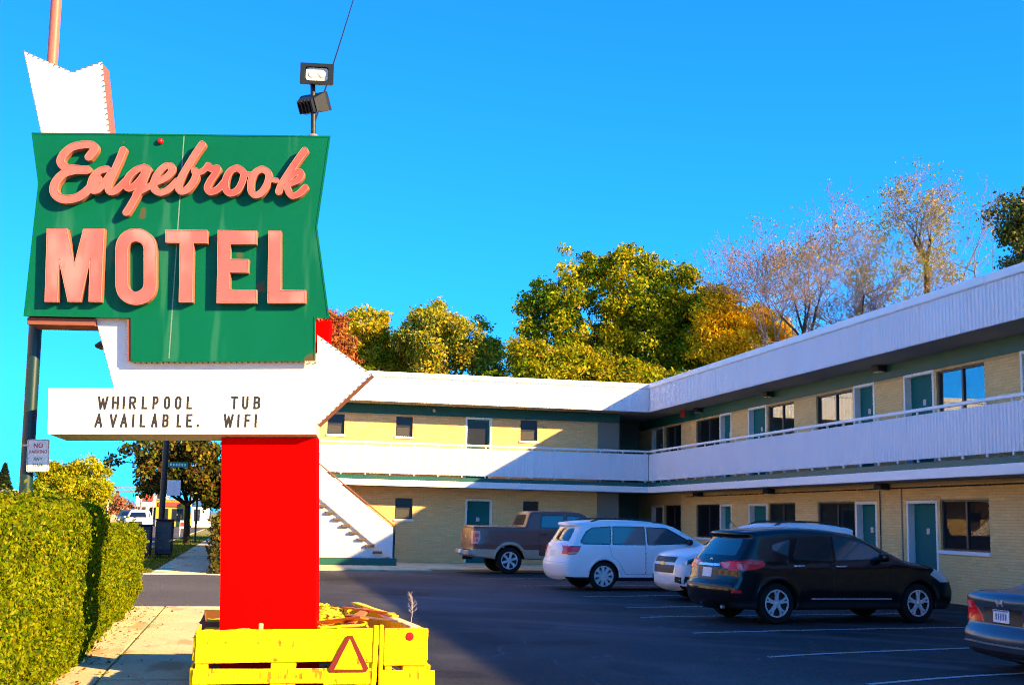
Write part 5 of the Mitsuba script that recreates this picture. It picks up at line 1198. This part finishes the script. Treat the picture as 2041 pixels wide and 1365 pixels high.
# ---- nearly bare trees behind the right wing
def bare(label, base, lean, L, rad, lev, seed, leafpal, nleaf, split=.42, up=.16, shrink=.78, bark='bark_pale', trunkL=None, side=.5, size=.085):
    r = rng(seed); key = thing('bare_tree', label, 'tree')
    out, tips = [], []
    b = np.array(base, float); d = np.array(lean, float); d /= np.linalg.norm(d)
    top = b + d * (trunkL or L); out.append((b, (b + top) / 2, rad * 1.25, rad * 1.1)); out.append(((b + top) / 2, top, rad * 1.1, rad))
    for _ in range(3):
        e = d + r.normal(0, split * .8, 3) * [1, .8, .35]; e /= np.linalg.norm(e); grow(r, top, e, L, rad * .7, lev, out, tips, split, up, shrink, side)
    wood(key, out, bark, .05)
    if nleaf:
        t = np.array(tips)[r.integers(0, len(tips), nleaf)]
        p = t + r.normal(0, .22, (nleaf, 3)); keep = meshkit.noise(p * .9, seed) > .42; p = p[keep]
        m, cc = leaves(p, size * r.uniform(.6, 1.3, len(p)), pick(r, *leafpal, len(p)), r)
        add('leaves', m, 'leaf', key, color=cc, kind='stuff')
    return key
LP = ([(0.465, 0.31, 0.155), (0.558, 0.372, 0.124), (0.372, 0.232, 0.202), (0.264, 0.264, 0.031), (0.186, 0.202, 0.0465)], [3, 2, 2, 1.2, 1])
bare('broad bare tree with a purplish haze of twigs, leftmost over the right wing', (27.2, 55, 0), (-.02, 0, 1), 2.3, .18, 6, 61, LP, 3400, trunkL=8.8, split=.46, side=.38, size=.06)
bare('leaning thin bare tree fanning out to the left beside the amber crown', (26.6, 56, 0), (-.12, 0, 1), 2.3, .14, 6, 62, LP, 1500, trunkL=8.4, split=.46, side=.38, size=.06)
bare('half-bare tree with yellowed leaf patches between the broad bare and the slender tree', (29.8, 55, 0), (.01, 0, 1), 2.35, .18, 6, 63, ([(.40, .34, .02), (.50, .36, .04), (.26, .27, .02), (.45, .30, .10)], [3, 2, 2, 1]), 9000, trunkL=9.2, split=.44, side=.4, size=.075)
bare('slim low bare tree right of the half-bare one, with curved side limbs', (31.2, 57, 0), (.0, 0, 1), 1.35, .11, 6, 64, LP, 900, trunkL=9.2, split=.5, side=.35)
bare('tall slender tree with a vase-shaped airy crown, highest over the right wing', (33.3, 55, 0), (.004, 0, 1), 1.25, .15, 6, 65, ([(.42, .36, .08), (.34, .32, .07), (.46, .36, .18), (.26, .27, .07)], [3, 3, 2, 1]), 3600, trunkL=15.2, split=.62, up=.10, shrink=.82, side=.35, size=.075)
bare('small bare tree with arching limbs in front of the dark green tree', (37.5, 57, 0), (-.05, 0, 1), 2.6, .16, 5, 66, LP, 500, trunkL=10.5, split=.5)

# ================================================================ far down the street
mat('spruce', (.02, .04, .02), .9)
r = rng(90); key = thing('spruce_tree', 'small dark spruce far off at the left edge above the hedge', 'tree')
n = 2600; hgt = r.random(n) ** .7; ang = r.uniform(0, 2 * math.pi, n); rr_ = (1 - hgt) * 1.7 * r.uniform(.5, 1.05, n)
p = np.c_[-20.3 + rr_ * np.cos(ang), 108 + rr_ * np.sin(ang), .6 + hgt * 4.7 - rr_ * .2]
m, cc = leaves(p, .2 * r.uniform(.6, 1.2, n), pick(r, [(.03, .05, .02), (.05, .07, .02), (.02, .035, .02)], [2, 1, 2], n), r)
add('crown', m, 'leaf', key, color=cc); add('trunk', tube([(-20.3, 108, -.2), (-20.3, 108, 4.6)], [.16, .03], 7), 'bark', key)

mat('brick_red', (.34, .16, .10), .9); mat('shop_white', (.72, .70, .66), .8); mat('shop_yellow', (.62, .42, .03), .7); mat('shop_sign_red', (.58, .06, .04), .6); mat('roof_grey', (.25, .25, .26), .8); mat('shop_tan', (.52, .40, .28), .85)
def shop(name, label, x0, x1, y0, y1, h, wall, win, sign=None, awn=None):
    key = thing(name, label, 'building')
    add('wall', bbox(x0, x1, y0, y1, -.15, h, .05), wall, key)
    add('roof', bbox(x0 - .1, x1 + .1, y0 - .1, y1 + .1, h + .003, h + .22, .04), 'roof_grey', key)
    for (a, b, c, d) in win:
        k = add('window', bbox(a, b, y0 - .05, y0 - .003, c, d, .01), 'frame_dark', key)
        add('pane', bbox(a + .08, b - .08, y0 - .07, y0 - .052, c + .08, d - .08, .004), 'window_glass', k)
    if sign: add('sign_board', bbox(sign[0], sign[1], y0 - .22, y0 - .06, sign[2], sign[3], .03), sign[4], key)
    if awn: add('awning', bbox(awn[0], awn[1], y0 - .9, y0 - .08, awn[2], awn[3], .05), awn[4], key)
    # windows on the street side too
    for yy in np.arange(y0 + 2, y1 - 2, 4.2):
        k = add('window', bbox(x1 + .003, x1 + .05, yy, yy + 2.2, .8, min(2.6, h - .5), .01), 'frame_dark', key)
        add('pane', bbox(x1 + .052, x1 + .07, yy + .1, yy + 2.1, .9, min(2.5, h - .6), .004), 'window_glass', k)
    return key
shop('brick_shop', 'low red brick building across the street at the left edge, above the hedge', -32, -16.8, 92, 112, 2.75, 'brick_red', [(-30, -27.5, .7, 2.2), (-25, -22.5, .7, 2.2), (-20.5, -18, .7, 2.2)])
shop('white_shop', 'white shop with a red square sign far down the street', -15.2, -11.9, 170, 186, 3.7, 'shop_white', [(-14.8, -13.8, .6, 2.2), (-13.3, -12.2, .6, 2.2)], sign=(-14.3, -12.9, 3.0, 4.3, 'shop_sign_red'))
shop('yellow_shop', 'yellow and orange shop front far down the street beside the sign pole', -11.2, -7.7, 152, 168, 2.95, 'shop_yellow', [(-10.8, -9.7, .5, 2.0), (-9.3, -8.0, .5, 2.0)], sign=(-10.9, -8.3, 2.25, 2.8, 'shop_sign_red'))
shop('tan_shop', 'low tan building far left of the white shop with a pale roof', -24, -15.4, 150, 168, 2.3, 'shop_tan', [(-22, -20, .6, 1.8), (-18.5, -16.5, .6, 1.8)])
shop('white_shop', 'small white building just right of the far tree trunk', -6.9, -4.9, 150, 160, 3.3, 'shop_white', [(-6.6, -5.9, .6, 2.0)], sign=(-6.7, -5.2, 2.4, 3.1, 'plate_blue'))
def pole(label, x, y, h, arm=None, name='street_lamp', m='grey_steel', r=.09):
    key = thing(name, label, 'street lamp' if name == 'street_lamp' else 'pole')
    add('pole', tube([(x, y, -.2), (x, y, h)], [r, r * .6], 10), m, key)
    if arm:
        add('arm', tube([(x, y, h - .1), (x + arm * .6, y, h + .25), (x + arm, y, h + .22)], .04, 8), m, key)
        add('lamp_head', bbox(x + arm - .3, x + arm + .3, y - .15, y + .15, h + .13, h + .28, .03), 'dark_steel', key)
    return key
pole('thin pale pole at the right edge of the yellow-green street tree', -13.2, 120, 3.4, m='white_paint', name='utility_pole')
pole('grey lamp post far down the street left of the white shop', -10.6, 140, 4.2, arm=-1.3)
pole('grey lamp post farthest down the street near the gantry', -15.0, 175, 5.2, arm=1.3)
GA = thing('traffic_gantry', 'faint grey steel gantry spanning the street in the distance', 'gantry')
for x in (-18.0, -13.6): add('post', tube([(x, 160, -.2), (x, 160, 4.7)], .13, 10), 'grey_steel', GA)
for z in (4.1, 4.55): add('beam', tube([(-19, 160, z), (-8.2, 160, z)], .06, 8), 'grey_steel', GA)
for i, x in enumerate(np.arange(-18.6, -8.4, 1.0)): add('brace', tube([(x, 160, 4.1), (x + .5, 160, 4.55), (x + 1.0, 160, 4.1)], .035, 6), 'grey_steel', GA)
for x in (-16.5, -11.5): add('signal', bbox(x - .18, x + .18, 159.7, 159.9, 3.0, 4.05, .04), 'dark_steel', GA)
# sign pole by the far pavement
SP = thing('street_sign_pole', 'dark pole beside the far pavement carrying a green street name plate', 'pole')
add('pole', tube([(-3.30, 48, -.1), (-3.30, 48, 5.2)], .115, 14), 'dark_steel', SP, smooth=40)
mat('plate_green', (.01, .22, .16), .5)
add('name_plate', bbox(-3.17, -2.43, 47.86, 47.89, 3.35, 3.56, .008), 'plate_green', SP)
for i in range(6): add('letter', box(-3.10 + i * .105, -3.04 + i * .105, 47.855, 47.858, 3.41, 3.50), 'plate_white', SP)
add('grey_plate', bbox(-3.16, -2.66, 47.87, 47.90, 2.28, 2.87, .01), 'plate_white', SP)
add('bracket', tube([(-3.3, 48, 3.45), (-3.15, 47.9, 3.45)], .03, 6), 'dark_steel', SP)
SP2 = thing('street_sign_pole', 'thin pole with a small white plate in front of the yellow shop', 'pole')
add('pole', tube([(-2.95, 70, -.1), (-2.95, 70, 3.4)], .06, 10), 'dark_steel', SP2); add('plate', bbox(-3.35, -2.75, 69.88, 69.92, 2.7, 3.3, .01), 'white_plain', SP2)
# dark boxes standing at the foot of the pole
mat('bin_dark', (.018, .014, .022), .5)
for i, (x, y, z, w, lab) in enumerate([(-3.72, 45.6, 1.15, .58, 'dark newspaper box left of the sign pole in the shade'), (-3.05, 46.4, 1.35, .62, 'taller dark utility cabinet against the sign pole in the shade')]):
    k = thing('street_cabinet', lab, 'cabinet')
    add('body', bbox(x - w / 2, x + w / 2, y - .28, y + .28, .12, z, .03), 'bin_dark', k)
    add('top', bbox(x - w / 2 - .02, x + w / 2 + .02, y - .3, y + .3, z + .002, z + .06, .02), 'dark_steel', k)
    add('door', bbox(x - w / 2 + .06, x + w / 2 - .06, y - .30, y - .283, .3, z - .12, .01), 'frame_dark', k)
    for dx in (-.2, .2): add('leg', box(x + dx - .03, x + dx + .03, y - .2, y + .2, -.02, .118), 'dark_steel', k)
# grass on the verge
r_ = rng(15); n = 9000
p = np.c_[r_.uniform(-4.3, -2.66, n), 34.6 + 55 * r_.random(n) ** 1.7, np.zeros(n)]
m = chips(p + [0, 0, .02], .05, r_, 2.5)
single('grass', m, 'leaf', 'short yellow-green grass on the verge beside the far pavement', 'grass', kind='stuff', color=np.repeat(pick(r_, [(.18, .20, .02), (.26, .24, .03), (.12, .15, .02)], [2, 1, 1], n), 4, 0))
r_ = rng(16); n = 2600
p = np.c_[r_.uniform(-4.2, -1.9, n), r_.uniform(22.4, 24.0, n), np.full(n, .05)]; p = p[(p[:, 0] < -2.2 - (p[:, 1] - 22.4) * .6)]
# far vehicles: simple but whole
def far_car(label, x, y, paint, kind='suv', deg=-90, name='car', cat_='car'):
    K = thing(name, label, cat_)
    if kind == 'suv': s = [(.1, .28), (0, .5), (.03, .8), (.15, 1.1), (.42, 1.55), (1.0, 1.74), (2.3, 1.72), (2.75, 1.58), (3.5, 1.16), (4.3, 1.05), (4.65, .9), (4.75, .6), (4.65, .26)]
    else: s = [(.1, .25), (0, .45), (.04, .8), (.15, .98), (.75, 1.05), (1.4, 1.38), (2.1, 1.44), (2.7, 1.35), (3.4, 1.0), (4.2, .85), (4.5, .6), (4.4, .22)]
    c = Car(K, s, (.95, 3.75 if kind == 'suv' else 3.6), 1.85, 4.75 if kind == 'suv' else 4.5, 1.06 if kind == 'suv' else .96, paint, place_car(x, y, deg), step=.09)
    z1 = 1.54 if kind == 'suv' else 1.32; z0 = 1.16 if kind == 'suv' else 1.0
    c.wheelset(spokes=5)
    c.window([(-.66, z0), (.66, z0), (.54, z1), (-.54, z1)], 'F', trim=False)
    c.window([(-.58, z0), (.58, z0), (.5, z1 - .06), (-.5, z1 - .06)], 'B', trim=False)
    c.window([(3.2, z0), (2.6, z1 - .04), (1.3, z1 - .04), (1.1, z0)], 'R', both=True)
    c.shell('grille', [(-.5, .55), (.5, .55), (.5, .85), (-.5, .85)], 'F', .005, 'black_trim')
    for sx in (-1, 1):
        c.shell('head_light', [(sx * .55, .75), (sx * .55, .92), (sx * .8, .92), (sx * .82, .75)], 'F', .008, 'lamp_clear')
        c.shell('tail_light', [(sx * .6, .85), (sx * .6, 1.02), (sx * .84, 1.02), (sx * .84, .85)], 'B', .008, 'lamp_tail')
    c.shell('number_plate', [(-.15, .42), (.15, .42), (.15, .54), (-.15, .54)], 'F', .012, 'plate_white')
    c.mirrors(3.1, z0 - .03)
    return K
for args in ((('white SUV coming up the street towards the camera, beside the sign pole'), -8.7, 103.5, 'paint_white'), ('small dark SUV far behind the sign pole, right of the white one', -10.6, 182, 'paint_black'), ('dark SUV farther down the street left of the white one', -11.2, 122, 'paint_navy')):
    far_car(args[0], args[1], args[2], args[3])
YS2 = thing('yard_sign', 'small red and white board on legs on the verge far down the pavement', 'sign')
add('board', bbox(-5.02, -4.42, 92, 92.04, .45, 1.05, .01), 'white_plain', YS2); add('red_field', bbox(-4.98, -4.46, 91.98, 91.998, .62, .92, .004), 'shop_sign_red', YS2)
for x in (-4.98, -4.46): add('leg', tube([(x, 92.02, -.1), (x, 92.02, .45)], .025, 8), 'white_plain', YS2)
# shop row added to bounce sun onto the shaded right wing: out of the frame, it shows in the motel windows
mat('bounce_cream', (.70, .60, .46), .85)
for i, (y0, y1, h, m) in enumerate([(-34, -8, 7.2, 'bounce_cream'), (-7, 18, 8.4, 'shop_white'), (19, 47, 7.0, 'bounce_cream'), (48, 74, 7.8, 'shop_white')]):
    key = thing('bounce_shop', ['added cream shop out of view across the street, first of the row bouncing sun onto the right wing', 'added tall white shop out of view across the street, bouncing sun onto the right wing', 'added cream shop out of view facing the driveway, bouncing sun onto the right wing', 'added white shop out of view past the driveway, bouncing sun onto the right wing'][i], 'building')
    add('wall', bbox(-31, -17.4, y0, y1, -.15, h, .05), m, key)
    add('coping', bbox(-31.1, -17.3, y0 - .1, y1 + .1, h + .003, h + .25, .04), 'roof_grey', key)
    for z0, z1 in ((.7, 2.8), (4.2, 5.9)):
        for yy in np.arange(y0 + 1.5, y1 - 2.5, 4.4):
            k = add('window', bbox(-17.397, -17.33, yy, yy + 2.0, z0, z1, .01), 'frame_dark', key)
            add('pane', bbox(-17.328, -17.31, yy + .1, yy + 1.9, z0 + .1, z1 - .1, .004), 'window_glass', k)
